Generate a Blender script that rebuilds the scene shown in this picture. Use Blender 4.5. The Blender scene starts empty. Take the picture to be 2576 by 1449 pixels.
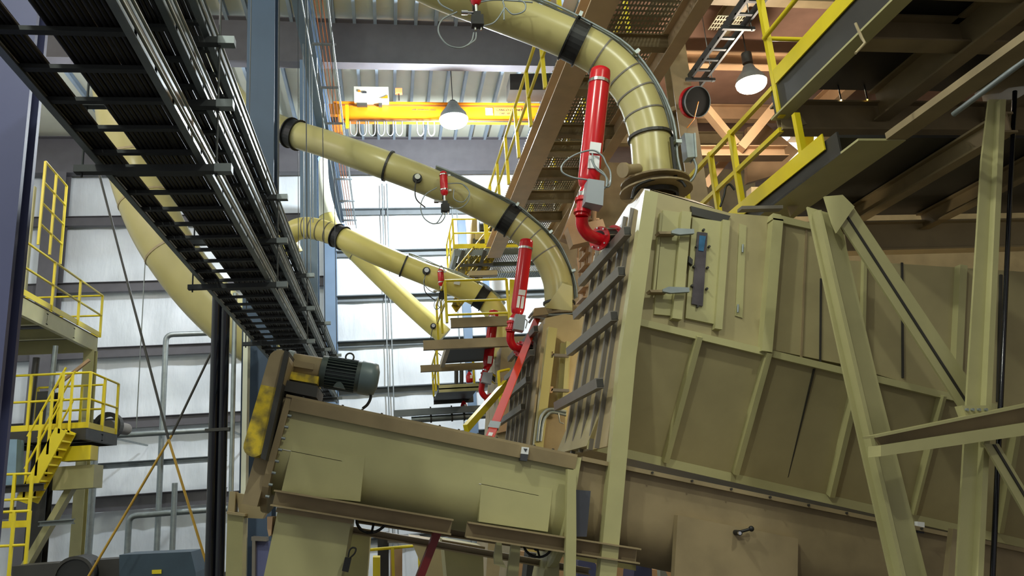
import bpy, math, random
from mathutils import Vector, Matrix
random.seed(7)
# ------------------------------------------------------------------ camera, world, lights
W, H, F = 2576, 1449, 1900.0
CAM = Vector((0, 0, 8.0))
def cam_axes(yaw, pitch, roll):
    yaw, pitch, roll = map(math.radians, (yaw, pitch, roll))
    f = Vector((math.sin(yaw)*math.cos(pitch), math.cos(yaw)*math.cos(pitch), math.sin(pitch)))
    r = Vector((math.cos(yaw), -math.sin(yaw), 0)); u = r.cross(f)
    c, s = math.cos(roll), math.sin(roll)
    return c*r + s*u, -s*r + c*u, f
AR, AU, AF = cam_axes(10, 14.8, -4.4)
scn = bpy.context.scene
cd = bpy.data.cameras.new('camera'); cam = bpy.data.objects.new('camera', cd)
scn.collection.objects.link(cam)
cam.matrix_world = Matrix(((AR.x, AU.x, -AF.x, CAM.x), (AR.y, AU.y, -AF.y, CAM.y), (AR.z, AU.z, -AF.z, CAM.z), (0, 0, 0, 1)))
cd.sensor_width = 36; cd.lens = F/W*36; cd.clip_end = 200; cd.clip_start = 0.05
scn.camera = cam
scn.view_settings.view_transform = 'Standard'; scn.view_settings.look = 'None'
scn.view_settings.gamma = 1; scn.view_settings.use_curve_mapping = False
scn.view_settings.exposure = 0.0
wd = bpy.data.worlds.new('world'); scn.world = wd; wd.use_nodes = True
wd.node_tree.nodes['Background'].inputs[0].default_value = (0.95, 0.93, 0.93, 1)
wd.node_tree.nodes['Background'].inputs[1].default_value = 0.32
C = scn.collection
# high-bay lamps: (x, y, z, watts, colour); every one gets a fixture further down
HIGH_BAYS = [(2.14, 19.6, 18.30, 3300, (0.84, 0.93, 1.0)), (6.46, 11.0, 14.51, 330, (1.0, 0.86, 0.70)),
             (-3.0, 2.5, 18.0, 1300, (0.94, 1.0, 0.86)), (5.0, -1.5, 17.0, 1120, (0.94, 1.0, 0.84)),
             (-7.0, 19.5, 18.3, 380, (0.88, 0.92, 1.0)), (9.5, 21.0, 18.0, 700, (1.0, 0.92, 0.80)),
             (-3.5, -4.0, 16.5, 900, (0.94, 1.0, 0.86)), (-9.0, 11.0, 18.0, 700, (1.0, 0.90, 0.86))]
def add_light(x, y, z, w, col, r=0.2):
    l = bpy.data.lights.new('high_bay_light', 'POINT'); l.energy = w; l.color = col
    l.shadow_soft_size = r
    o = bpy.data.objects.new('high_bay_light', l); o.location = (x, y, z-0.48); C.objects.link(o)
for a in HIGH_BAYS: add_light(*a)

# ------------------------------------------------------------------ pixel -> place
def ray(x, y): return AF + AR*((x-W/2)/F) - AU*((y-H/2)/F)
def P(x, y, Y): v = ray(x, y); return CAM + v*(Y/v.y)
def PZ(x, y, z): v = ray(x, y); return CAM + v*((z-CAM.z)/v.z)
V = Vector
# ------------------------------------------------------------------ materials
def srgb(c): return tuple((x/12.92 if x <= 0.04045 else ((x+0.055)/1.055)**2.4) for x in (v/255 for v in c))
MATS = {}
def paint(name, rgb, rough=0.45, metal=0.0, var=0.12, scale=3.0, bump=0.0, dirt=None, spec=0.5):
    m = bpy.data.materials.new(name); m.use_nodes = True; nt = m.node_tree; b = nt.nodes['Principled BSDF']
    tc = nt.nodes.new('ShaderNodeTexCoord'); n = nt.nodes.new('ShaderNodeTexNoise')
    n.inputs['Scale'].default_value = scale; n.inputs['Detail'].default_value = 5
    nt.links.new(tc.outputs['Object'], n.inputs['Vector'])
    r = nt.nodes.new('ShaderNodeValToRGB'); c = srgb(rgb)
    d = dirt and srgb(dirt) or tuple(v*(1-var*2) for v in c)
    r.color_ramp.elements[0].color = (*d, 1); r.color_ramp.elements[1].color = (*c, 1)
    r.color_ramp.elements[0].position = 0.25 if not dirt else 0.36; r.color_ramp.elements[1].position = 0.62
    nt.links.new(n.outputs[0], r.inputs[0]); nt.links.new(r.outputs[0], b.inputs['Base Color'])
    b.inputs['Roughness'].default_value = rough; b.inputs['Metallic'].default_value = metal
    b.inputs['Specular IOR Level'].default_value = spec
    if bump:
        bm = nt.nodes.new('ShaderNodeBump'); bm.inputs['Strength'].default_value = bump; bm.inputs['Distance'].default_value = 0.02
        nt.links.new(n.outputs[0], bm.inputs['Height']); nt.links.new(bm.outputs[0], b.inputs['Normal'])
    MATS[name] = m; return m
def emit(name, rgb, s):
    m = bpy.data.materials.new(name); m.use_nodes = True; b = m.node_tree.nodes['Principled BSDF']
    b.inputs['Base Color'].default_value = (*srgb(rgb), 1); b.inputs['Emission Color'].default_value = (*srgb(rgb), 1)
    b.inputs['Emission Strength'].default_value = s; MATS[name] = m; return m
beige = paint('beige_paint', (176, 170, 122), 0.42, var=0.06)
hoodm = paint('brownish_beige_paint', (168, 156, 114), 0.46, var=0.07)
deckm = paint('brown_deck', (150, 116, 98), 0.6, var=0.1)
beige2 = paint('tan_paint', (172, 155, 118), 0.5, var=0.08)
dirty = paint('dusty_tan_paint', (150, 132, 98), 0.6, var=0.15)
ductm = paint('duct_paint', (186, 176, 118), 0.30, var=0.05, scale=1.5)
ducty = paint('pale_yellow_duct_paint', (222, 208, 122), 0.38, var=0.05, scale=2)
darkst = paint('dark_steel', (52, 50, 46), 0.5, var=0.15)
stiff = paint('grey_stiffener', (118, 112, 104), 0.45, var=0.1)
blackm = paint('black_rubber', (22, 22, 22), 0.55, var=0.1)
cablem = paint('black_cable', (26, 25, 24), 0.42, var=0.2, scale=6)
glossb = paint('glossy_black', (10, 12, 20), 0.12, var=0.05)
galv = paint('galvanised_steel', (158, 166, 166), 0.42, 0.75, var=0.1, scale=8)
rungm = paint('shade_darkened_zinc', (66, 69, 70), 0.5, 0.4, var=0.1)  # zinc darkened so the colour holds the backlit shade under the trays
galvd = paint('dull_galvanised', (150, 158, 160), 0.5, 0.5, var=0.1, scale=8)
chrome = paint('chrome', (220, 222, 225), 0.15, 1.0, var=0.03)
bluec = paint('deep_blue_grey_paint', (58, 76, 100), 0.6, var=0.06, scale=2)
blue = paint('blue_grey_paint', (104, 126, 150), 0.42, var=0.06, scale=2)
lav = paint('slate_blue_paint', (90, 94, 134), 0.45, var=0.06, scale=2)
girtm = paint('grey_girt_paint', (120, 128, 132), 0.5, var=0.08)
purlm = paint('pale_blue_purlin_paint', (150, 166, 180), 0.5, var=0.06)
raft = paint('slate_rafter_paint', (94, 92, 96), 0.55, var=0.08)
yel = paint('safety_yellow', (226, 204, 30), 0.38, var=0.05)
yeld = paint('chipped_yellow', (214, 184, 34), 0.5, dirt=(96, 86, 52), scale=9)
red = paint('red_paint', (200, 22, 34), 0.22, var=0.04)
orng = paint('orange_fibreglass', (206, 52, 24), 0.4, var=0.05)
crane = paint('crane_orange', (232, 140, 18), 0.4, var=0.04)
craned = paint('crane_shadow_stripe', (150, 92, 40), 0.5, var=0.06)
copper = paint('orange_conductor', (236, 140, 84), 0.4, var=0.05)
white = paint('white_vinyl', (226, 232, 236), 0.35, var=0.02)
whitep = paint('white_enamel', (226, 226, 206), 0.4, var=0.02)
grey = paint('grey_enamel', (146, 152, 160), 0.4, var=0.04)
motor = paint('motor_green_grey', (62, 74, 72), 0.45, var=0.15, scale=7)
motorc = paint('motor_fan_cover_blue', (92, 108, 112), 0.4, var=0.08)
conc = paint('concrete', (58, 55, 52), 0.8, var=0.1)
label = paint('label_white', (225, 226, 228), 0.4, var=0.02)
ink = paint('dark_ink', (58, 60, 66), 0.5, var=0.02)
inkr = paint('red_ink', (190, 60, 60), 0.5, var=0.02)
glass = paint('dark_window_glass', (86, 80, 84), 0.12, var=0.25, scale=6)
glassb = paint('blue_window_film', (60, 110, 150), 0.2, var=0.2, scale=14)
catm = paint('catwalk_tan_paint', (208, 180, 142), 0.5, var=0.08)
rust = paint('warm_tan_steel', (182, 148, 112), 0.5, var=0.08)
lampm = emit('lamp_glass', (255, 252, 246), 60)
lampw = emit('warm_lamp_glass', (255, 240, 214), 45)
beac = emit('orange_beacon', (255, 120, 70), 2.2)
skyl = emit('translucent_daylight_panel', (240, 250, 250), 1.6)
spark = emit('small_indicator_lamp', (255, 240, 190), 6)
# grating: steel bars with real holes would be millions of faces; a bearing-bar lattice is built from alpha-free noise-free wave mask
def grating_mat():
    m = bpy.data.materials.new('bar_grating'); m.use_nodes = True; nt = m.node_tree; b = nt.nodes['Principled BSDF']
    b.inputs['Base Color'].default_value = (*srgb((150, 146, 122)), 1); b.inputs['Roughness'].default_value = 0.4; b.inputs['Metallic'].default_value = 0.3
    tc = nt.nodes.new('ShaderNodeTexCoord'); sp = nt.nodes.new('ShaderNodeSeparateXYZ'); nt.links.new(tc.outputs['Object'], sp.inputs[0])
    def wave(out, period, duty):
        a = nt.nodes.new('ShaderNodeMath'); a.operation = 'MULTIPLY'; a.inputs[1].default_value = 1/period; nt.links.new(sp.outputs[out], a.inputs[0])
        f = nt.nodes.new('ShaderNodeMath'); f.operation = 'FRACT'; nt.links.new(a.outputs[0], f.inputs[0])
        g = nt.nodes.new('ShaderNodeMath'); g.operation = 'LESS_THAN'; g.inputs[1].default_value = duty; nt.links.new(f.outputs[0], g.inputs[0]); return g
    g1, g2 = wave(0, 0.05, 0.36), wave(1, 0.11, 0.3)
    mx = nt.nodes.new('ShaderNodeMath'); mx.operation = 'MAXIMUM'; nt.links.new(g1.outputs[0], mx.inputs[0]); nt.links.new(g2.outputs[0], mx.inputs[1])
    nt.links.new(mx.outputs[0], b.inputs['Alpha']); return m
grat = grating_mat()
# ------------------------------------------------------------------ mesh helpers
def frame(d, up):
    d = d.normalized(); s = d.cross(up)
    if s.length < 1e-4: s = d.cross(V((0, 1, 0)))
    s.normalize(); return d, s, s.cross(d)
UP = V((0, 0, 1)); BK = V((0, 1, 0)); XR = V((1, 0, 0))
class MB:
    def __init__(s): s.v = []; s.f = []; s.sm = []; s.uses = []
    def add(s, vs, fs, smooth=False):
        o = len(s.v); s.v += [tuple(x) for x in vs]; s.f += [tuple(i+o for i in f) for f in fs]; s.sm += [smooth]*len(fs); return s
    def sec(s, p0, p1, prof, up=UP, smooth=False):
        p0, p1 = V(p0), V(p1); d, sd, u = frame(p1-p0, up); n = len(prof)
        vs = [p0+sd*a+u*b for a, b in prof]+[p1+sd*a+u*b for a, b in prof]
        fs = [(i, (i+1) % n, n+(i+1) % n, n+i) for i in range(n)]
        s.add(vs, fs, smooth); s.add([vs[i] for i in range(n)], [tuple(range(n))[::-1]]); s.add([vs[n+i] for i in range(n)], [tuple(range(n))]); return s
    def bar(s, p0, p1, w, h, up=UP): a, b = w/2, h/2; return s.sec(p0, p1, [(-a, -b), (a, -b), (a, b), (-a, b)], up)
    def I(s, p0, p1, h, w, tf=0.02, tw=0.014, up=UP):
        a, b, c = w/2, h/2, tw/2
        return s.sec(p0, p1, [(-a, -b), (a, -b), (a, -b+tf), (c, -b+tf), (c, b-tf), (a, b-tf), (a, b), (-a, b), (-a, b-tf), (-c, b-tf), (-c, -b+tf), (-a, -b+tf)], up)
    def Cc(s, p0, p1, h, w, t=0.014, up=UP, flip=1):
        b = h/2; f = flip
        pr = [(0, -b), (w*f, -b), (w*f, -b+t), (t*f, -b+t), (t*f, b-t), (w*f, b-t), (w*f, b), (0, b)]
        return s.sec(p0, p1, pr if f > 0 else pr[::-1], up)
    def L(s, p0, p1, a, b, t=0.01, up=UP):
        return s.sec(p0, p1, [(0, 0), (a, 0), (a, t), (t, t), (t, b), (0, b)], up)
    def tube(s, p0, p1, r, n=12, r1=None, cap=True):
        return s.path([V(p0), V(p1)], r, n, radii=[r, r if r1 is None else r1], cap=cap)
    def path(s, pts, r, n=10, radii=None, closed=False, cap=True):
        pts = [V(p) for p in pts]; m = len(pts); rings = []; ref = None
        for i, p in enumerate(pts):
            a = pts[i-1] if (i > 0 or closed) else p; b = pts[(i+1) % m] if (i < m-1 or closed) else p
            d = (b-a).normalized()
            if ref is None:
                ref = d.cross(UP)
                if ref.length < 0.05: ref = d.cross(BK)
            x = (ref-d*ref.dot(d)).normalized(); y = d.cross(x); ref = x
            rr = radii[i] if radii else r
            rings.append([p+x*(rr*math.cos(2*math.pi*k/n))+y*(rr*math.sin(2*math.pi*k/n)) for k in range(n)])
        vs = [q for g in rings for q in g]; fs = []
        for i in range(m if closed else m-1):
            j = (i+1) % m
            for k in range(n): fs.append((i*n+k, i*n+(k+1) % n, j*n+(k+1) % n, j*n+k))
        s.add(vs, fs, True)
        if cap and not closed: s.add(rings[0], [tuple(range(n))[::-1]]); s.add(rings[-1], [tuple(range(n))])
        return s
    def prism(s, pts, d):
        n = len(pts); pts = [V(p) for p in pts]; vs = pts+[p+d for p in pts]
        return s.add(vs, [tuple(range(n))[::-1], tuple(range(n, 2*n))]+[(i, (i+1) % n, n+(i+1) % n, n+i) for i in range(n)])
    def pp(s, px, Y0, Y1): return s.prism([P(x, y, Y0) for x, y in px], V((0, Y1-Y0, 0)))
    def box(s, c, sx, sy, sz):
        c = V(c); return s.bar(c-V((0, sy/2, 0)), c+V((0, sy/2, 0)), sx, sz)
    def plate(s, pts, t=0.01):
        pts = [V(p) for p in pts]; nrm = (pts[1]-pts[0]).cross(pts[2]-pts[0]).normalized(); return s.prism(pts, nrm*t)
    def ring(s, c, ax, r, w, th, n=28):
        c = V(c); ax = V(ax).normalized(); d, x, y = frame(ax, UP); pr = [(r, -w/2), (r+th, -w/2), (r+th, w/2), (r, w/2)]; vs = []
        for k in range(n):
            a = 2*math.pi*k/n; e = x*math.cos(a)+y*math.sin(a)
            vs += [c+e*q+ax*t for q, t in pr]
        return s.add(vs, [(k*4+i, k*4+(i+1) % 4, ((k+1) % n)*4+(i+1) % 4, ((k+1) % n)*4+i) for k in range(n) for i in range(4)])
    def sphere(s, c, r, n=12, sc=(1, 1, 1)):
        c = V(c); vs = []; m = n//2
        for i in range(m+1):
            t = math.pi*i/m
            for k in range(n): a = 2*math.pi*k/n; vs.append(c+V((r*sc[0]*math.sin(t)*math.cos(a), r*sc[1]*math.sin(t)*math.sin(a), r*sc[2]*math.cos(t))))
        return s.add(vs, [(i*n+k, (i+1)*n+k, (i+1)*n+(k+1) % n, i*n+(k+1) % n) for i in range(m) for k in range(n)], True)
    def bolts(s, pts, ax, r=0.012, h=0.02):
        for p in pts: s.tube(V(p), V(p)+V(ax).normalized()*h, r, 6)
        return s
    def build(s, name, mat, parent=None):
        org = wloc(parent) if parent else base(s.v)
        me = bpy.data.meshes.new(name); me.from_pydata([(x-org[0], y-org[1], z-org[2]) for x, y, z in s.v], [], s.f)
        me.polygons.foreach_set('use_smooth', s.sm); me.materials.append(mat)
        import bmesh
        bm = bmesh.new(); bm.from_mesh(me); bmesh.ops.recalc_face_normals(bm, faces=bm.faces); bm.to_mesh(me); bm.free()
        o = bpy.data.objects.new(name, me); C.objects.link(o)
        if parent: o.parent = parent
        else: o.location = org
        return o
def base(vs):
    n = len(vs); return V((sum(v[0] for v in vs)/n, sum(v[1] for v in vs)/n, min(v[2] for v in vs)))
def wloc(o):
    l = V((0, 0, 0))
    while o: l += o.location; o = o.parent
    return l
def tag(o, lab, cat, group=None, kind=None):
    if lab: o['label'] = lab
    if cat: o['category'] = cat
    if group: o['group'] = group
    if kind: o['kind'] = kind
    return o
def thing(name, lab, cat, loc, group=None, kind=None):
    o = bpy.data.objects.new(name, None); C.objects.link(o); o.location = loc; o.empty_display_size = 0.1
    return tag(o, lab, cat, group, kind)
def struct(name, mb, mat, lab=None, parent=None):
    o = mb.build(name, mat, parent)
    if not parent: o['kind'] = 'structure'
    if lab: o['label'] = lab
    return o
def catmull(pts, k=8):
    pts = [V(p) for p in pts]; out = []; n = len(pts)
    for i in range(n-1):
        a = pts[i-1] if i else pts[0]*2-pts[1]; b = pts[i]; c = pts[i+1]; d = pts[i+2] if i+2 < n else pts[-1]*2-pts[-2]
        for j in range(k):
            t = j/k; out.append(0.5*((2*b)+(c-a)*t+(2*a-5*b+4*c-d)*t*t+(3*b-a-3*c+d)*t**3))
    out.append(pts[-1]); return out
def text(body, p, right, up, size, mat, parent, name='lettering'):
    cu = bpy.data.curves.new(name, 'FONT'); cu.body = body; cu.size = size; cu.extrude = 0.002; cu.materials.append(mat)
    o0 = bpy.data.objects.new(name, cu); C.objects.link(o0); bpy.context.view_layer.update()
    me = bpy.data.meshes.new_from_object(o0.evaluated_get(bpy.context.evaluated_depsgraph_get())); bpy.data.objects.remove(o0)
    o = bpy.data.objects.new(name, me); C.objects.link(o); right = V(right).normalized(); up = V(up).normalized(); nn = right.cross(up)
    o.parent = parent; q = V(p)-wloc(parent)
    o.matrix_local = Matrix(((right.x, up.x, nn.x, q.x), (right.y, up.y, nn.y, q.y), (right.z, up.z, nn.z, q.z), (0, 0, 0, 1))); return o
# ================================================================== THE BUILDING
WY = 26.2
XL, XR_, ZR = -12.5, 17.0, 20.9
# back wall of pillowed white insulation
GZ = [20.0, 18.07, 16.5, 14.86, 13.25, 11.63, 10.0, 8.4, 6.8, 5.2, 3.6, 2.0]
def wall_back():
    mb = MB(); nx, nz = 150, 110; vs = []
    lines = sorted(GZ)
    for j in range(nz+1):
        z = ZR*j/nz
        lo = max([g for g in lines if g <= z], default=0); hi = min([g for g in lines if g > z], default=ZR)
        t = (z-lo)/max(hi-lo, .01); pil = math.sin(math.pi*t)
        for i in range(nx+1):
            x = XL+(XR_-XL)*i/nx; seam = abs(math.sin(math.pi*(x-0.3)/1.32))**0.5
            w = 0.5+0.5*math.sin(x*5.1+z*1.3)*math.sin(x*1.7-z*2.1)
            vs.append((x, WY-0.10*pil*seam*(0.5+0.6*w), z))
    fs = [(j*(nx+1)+i, j*(nx+1)+i+1, (j+1)*(nx+1)+i+1, (j+1)*(nx+1)+i) for j in range(nz) for i in range(nx)]
    mb.add(vs, fs, True)
    m = white.copy(); nt = m.node_tree; b = nt.nodes['Principled BSDF']; tc = nt.nodes.new('ShaderNodeTexCoord')
    mp = nt.nodes.new('ShaderNodeMapping'); mp.inputs['Scale'].default_value = (2.6, 1, 0.8)
    n = nt.nodes.new('ShaderNodeTexNoise'); n.inputs['Scale'].default_value = 1.6; n.inputs['Detail'].default_value = 4
    bp = nt.nodes.new('ShaderNodeBump'); bp.inputs['Strength'].default_value = 0.22; bp.inputs['Distance'].default_value = 0.12
    nt.links.new(tc.outputs['Object'], mp.inputs[0]); nt.links.new(mp.outputs[0], n.inputs[0]); nt.links.new(n.outputs[0], bp.inputs['Height']); nt.links.new(bp.outputs[0], b.inputs['Normal'])
    struct('wall_back', mb, m, 'white vinyl insulated back wall')
wall_back()
struct('wall_left', MB().box((XL-0.1, 8, ZR/2), 0.2, 37, ZR), white, 'white side wall behind the yellow stair tower')
struct('wall_right', MB().box((XR_+0.1, 8, ZR/2), 0.2, 37, ZR), dirty, 'tan side wall')
struct('floor', MB().box((2.2, 8, -0.1), 29.8, 37, 0.2), conc, 'concrete plant floor')
struct('ceiling', MB().box((2.2, 8, ZR+0.1), 29.8, 37, 0.2), whitep, 'pale insulated roof deck')
n = 1
for z in GZ:   # girts, C section with the flange catching light
    mb = MB().bar((-1.9, WY-0.24, z), (XR_, WY-0.24, z), 0.2, 0.03).bar((-1.9, WY-0.15, z-0.09), (XR_, WY-0.15, z-0.09), 0.02, 0.18)
    struct('trim_%d' % n, mb, girtm, 'grey horizontal wall girt'); n += 1
for z in (17.72, 15.4, 13.2, 10.9, 8.4, 6.0, 3.5):
    mb = MB().I((XL, WY-0.35, z), (-1.9, WY-0.35, z), 0.34, 0.2)
    struct('trim_%d' % n, mb, raft, 'deep grey wall girt left of the column line'); n += 1
for k in range(34):   # roof purlins
    x = -9+k*0.56
    mb = MB().Cc((x, 5, ZR-0.12), (x, WY-0.1, ZR-0.12), 0.2, 0.09)
    struct('roof_purlin', mb, purlm, 'blue grey roof purlin')
for y in (25.7, 18.6, 11.2, 3.8):
    mb = MB().I((XL, y, 20.05), (XR_, y, 20.05), 1.35, 0.34, 0.03, 0.02)
    struct('roof_rafter_beam', mb, raft, 'deep slate grey roof girder')
for y, m, lb in ((3.88, lav, 'slate blue column at the left edge of the picture'), (11.2, bluec, 'blue grey column between the cable trays and the upper duct'),
              (18.6, blue, 'grey column behind the upper duct'), (25.75, blue, 'grey column at the end of the column line')):
    xc, hh, ww = (-2.06, 0.14, 0.60) if y < 4 else (-1.79, 0.44, 0.42)
    mb = MB().I((xc, y, 0), (xc, y, 19.4), hh, ww, 0.03, 0.02, up=BK)
    o = struct('building_column', mb, m, lb)
for x, y, w, lb in ((-10.7, 25.7, 0.62, 'dark grey wall column behind the stair tower'), (2.86, 25.7, 0.28, 'light blue wall column behind the upper yellow platform'), (3.3, 23.5, 0.2, 'thin blue post right of the light blue wall column')):
    struct('building_column', MB().I((x, y, 0), (x, y, 19.4 if x < 0 else 17.5), w*0.7, w, 0.02, 0.014, up=BK), raft if x < 0 else blue, lb)
# runway beam and conductor bars along the column line
mb = MB().I((-1.42, 8, 17.75), (-1.42, 25.4, 17.75), 0.75, 0.3, 0.03, 0.016)
struct('crane_runway_beam', mb, blue, 'crane runway beam along the column line')
for y in (11.2, 18.6, 25.6):
    mb = MB().prism([(-1.57, y-0.1, 17.36), (-1.57, y-0.1, 16.6), (-1.27, y-0.1, 17.2), (-1.27, y-0.1, 17.36)], V((0, 0.2, 0)))
    struct('runway_bracket_beam', mb, blue, 'bracket under the crane runway')
t = thing('conductor_rail', 'five orange conductor bars on brackets beside the crane runway', 'conductor bars', (-1.1, 8, 17.1))
for k in range(5):
    MB().bar((-1.2+k*0.075, 8.0, 17.25), (-1.2+k*0.075, 25.3, 17.25), 0.018, 0.03).build('bar', copper if 0 < k < 4 else galv, t)
for k in range(10):
    y = 9+k*1.75
    MB().bar((-1.3, y, 17.21), (-0.82, y, 17.21), 0.05, 0.04).build('bracket', girtm, t)
t = thing('conduit_run', 'thin grey conduits zigzagging under the crane runway beam', 'conduit', (-1.25, 9, 17))
for k, x in enumerate((-1.34, -0.86)):
    MB().tube((x, 8, 17.12), (x, 25.3, 17.12), 0.014, 6).build('conduit', galv, t)
mb = MB()
for k in range(8): mb.tube((-1.27, 9+k*2, 17.36), (-1.34, 10+k*2, 17.12), 0.008, 5)
mb.build('hanger', galv, t)
# vertical conduits on the wall
for i, (x, lb) in enumerate(((0.05, 'left of the four thin conduits running up the white wall'), (0.22, 'second of the four thin conduits on the white wall from the left'), (2.55, 'third of the four thin conduits on the white wall from the left'), (2.72, 'fourth of the four thin conduits on the white wall, right hand'))):
    tag(MB().tube((x, WY-0.37, 5), (x+0.02, WY-0.37, 19), 0.022, 8).build('wall_conduit', galvd), lb, 'conduit', 'thin conduits up the white wall')
# thin tie rods near the columns
for i, (x, y0, y1, Y) in enumerate(((762, 0, 760, 14.5), (778, 120, 700, 14.5), (785, 230, 560, 14.5))):
    a, b = P(x, y0, Y), P(x, y1, Y); b.x, b.y = a.x, a.y
    tag(MB().tube(V((a.x, a.y, 20.0)), b, 0.010, 6).build('hanger_rod', galvd), ['longest thin hanger rod in front of the grey column', 'middle thin hanger rod in front of the grey column', 'shortest thin hanger rod in front of the grey column'][i], 'rod', 'thin hanger rods by the column')

# ================================================================== OVERHEAD CRANE
cy = 20.6
t = thing('overhead_crane', 'orange box girder overhead crane spanning under the roof', 'crane', (-0.9, cy, 18.7))
MB().box((5.2, cy, 19.0), 13.0, 0.3, 0.50).build('girder', crane, t)
MB().box((5.2, cy, 19.27), 13.0, 0.42, 0.05).build('top_flange', crane, t)
mb = MB(); mb.box((5.2, cy-0.13, 18.73), 13.0, 0.08, 0.05); mb.box((5.2, cy-0.155, 19.21), 13.0, 0.02, 0.06).build('stripe', craned, t)
MB().box((-1.2, cy, 18.45), 0.34, 2.6, 0.32).build('end_truck', crane, t)
[MB().tube((-1.38, cy+d, 18.3), (-1.1, cy+d, 18.3), 0.15, 16).build('wheel', darkst, t) for d in (-1, 1)]
mb = MB(); mb.tube((-0.6, cy-0.3, 18.62), (9.5, cy-0.3, 18.62), 0.02, 6); mb.build('festoon_track', darkst, t)
MB().box((-0.88, cy-0.3, 18.75), 0.09, 0.12, 0.72).build('buffer_post', yel, t)
pl = MB().box((3.9, cy-0.16, 19.03), 0.85, 0.012, 0.27).build('nameplate', paint('nameplate_yellow', (236, 176, 70), 0.5), t)
text('CANCO CRANES', (3.53, cy-0.171, 19.04), (1, 0, 0), (0, 0, 1), 0.105, ink, t)
text('CAP.  10  TON', (3.62, cy-0.171, 18.93), (1, 0, 0), (0, 0, 1), 0.085, ink, t)
MB().box((3.32, cy-0.16, 19.03), 0.22, 0.012, 0.24).build('notice_plate', whitep, t)
text('SAFE WORKING LOAD', (1.0, cy-0.156, 19.05), (1, 0, 0), (0, 0, 1), 0.07, ink, t)
a, b, c, d = P(890, 216, cy-0.5), P(977, 216, cy-0.5), P(977, 248, cy-0.5), P(890, 248, cy-0.5)
t = thing('crane_control_cabinet', 'white crane control cabinet with small decals on the crane girder', 'cabinet', (a+c)/2)
zc = (a.z+c.z)/2; xc = (a.x+b.x)/2
MB().box((xc, cy-0.25, zc), b.x-a.x, 0.4, a.z-c.z+0.02).build('body', whitep, t)
MB().box((xc-0.35, cy-0.456, zc+0.06), 0.07, 0.01, 0.06).build('warning_sticker', crane, t)
MB().box((xc-0.2, cy-0.456, zc+0.02), 0.13, 0.01, 0.05).build('lettering_block', ink, t)
MB().prism([(xc+0.25, cy-0.456, zc-0.17), (xc+0.47, cy-0.456, zc-0.17), (xc+0.47, cy-0.456, zc-0.06), (xc+0.36, cy-0.456, zc-0.12)], V((0, -0.006, 0))).build('corner_flash', crane, t)
MB().box((xc-0.28, cy-0.22, zc-0.25), 0.3, 0.1, 0.12).build('foot_bracket', darkst, t); MB().box((xc+0.25, cy-0.22, zc-0.25), 0.1, 0.1, 0.12).build('foot_bracket', darkst, t)
p = P(1003, 230, cy-0.3)
t = thing('warning_beacon', 'small glowing orange beacon standing on the crane beside the white cabinet', 'beacon', (p.x, p.y, 19.3))
MB().bar((p.x, p.y, 19.29), (p.x, p.y, p.z-0.06), 0.04, 0.04).build('bracket', darkst, t)
MB().box((p.x, p.y, p.z), 0.2, 0.12, 0.15).build('lens', beac, t)
t = thing('festoon_cable', 'row of hanging cable loops below the crane girder', 'cable', (0, cy-0.3, 18.0))
for k in range(8):
    x = -0.8+k*0.26+ (0.06*k if k > 5 else 0); w = 0.19; pts = []
    for j in range(17):
        a = math.pi*j/16; pts.append((x+w/2-w/2*math.cos(a), cy-0.3, 18.6-0.45*math.sin(a)**0.35 if 0 < j < 16 else 18.6))
    MB().path(catmull(pts, 2), 0.018, 6).build('loop', galvd, t)
# high bays
for i, (x, y, z, w, col) in enumerate(HIGH_BAYS):
    seen = i < 2
    t = thing('high_bay_lamp', ['bright white high bay lamp hanging in front of the orange crane', 'warm bright high bay lamp beside the upper yellow stair rails'][i] if seen else 'high bay lamp hanging from the roof out of the picture', 'lamp', (x, y, z), 'high bay lamps')
    q = (0.42, 0.27)[i] if seen else 0.3
    MB().path([(x, y, z+0.02), (x, y, z+q*0.4), (x, y, z+q), (x, y, z+q*1.3)], 0.3, 28, radii=[q, q*0.9, q*0.45, q*0.33], cap=True).build('reflector', galvd, t)
    MB().sphere((x, y, z), q*0.97, 28, (1, 1, 0.55)).build('lens', lampw if i == 1 else lampm, t)
    MB().tube((x, y, z+0.4), (x, y, z+0.6), 0.09, 12).tube((x, y, z+0.6), (x, y, 15.89 if i == 1 else ZR-0.05), 0.012, 6).build('stem', darkst, t)

# ================================================================== CABLE TRAYS AND HANGERS
def cable_tray(z, xl, xr, y0, y1, lab):
    t = thing('cable_tray', lab, 'cable tray', ((xl+xr)/2, y0, z), 'stacked ladder cable trays')
    MB().Cc((xl, y0, z+0.05), (xl, y1, z+0.05), 0.11, 0.03, 0.006).build('side_rail', galv, t)
    MB().Cc((xr, y0, z+0.05), (xr, y1, z+0.05), 0.11, 0.03, 0.006, flip=-1).tube((xr+0.012, y0, z+0.012), (xr+0.012, y1, z+0.012), 0.008, 6).tube((xr+0.012, y0, z+0.085), (xr+0.012, y1, z+0.085), 0.008, 6).build('side_rail', galv, t)
    y = y0+0.1
    k = 0
    while y < y1:
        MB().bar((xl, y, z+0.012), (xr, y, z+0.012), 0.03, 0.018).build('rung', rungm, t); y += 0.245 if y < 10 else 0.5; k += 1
    return t
TR = [(9.65, -1.34, -0.84, 'lowest ladder cable tray with an open gap between its cables'), (10.0, -1.30, -0.84, 'middle ladder cable tray of the hanging stack'), (10.36, -1.30, -0.84, 'topmost ladder cable tray of the hanging stack')]
for z, xl, xr, lb in TR: cable_tray(z, xl, xr, 1.2, 13.5, lb)
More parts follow.
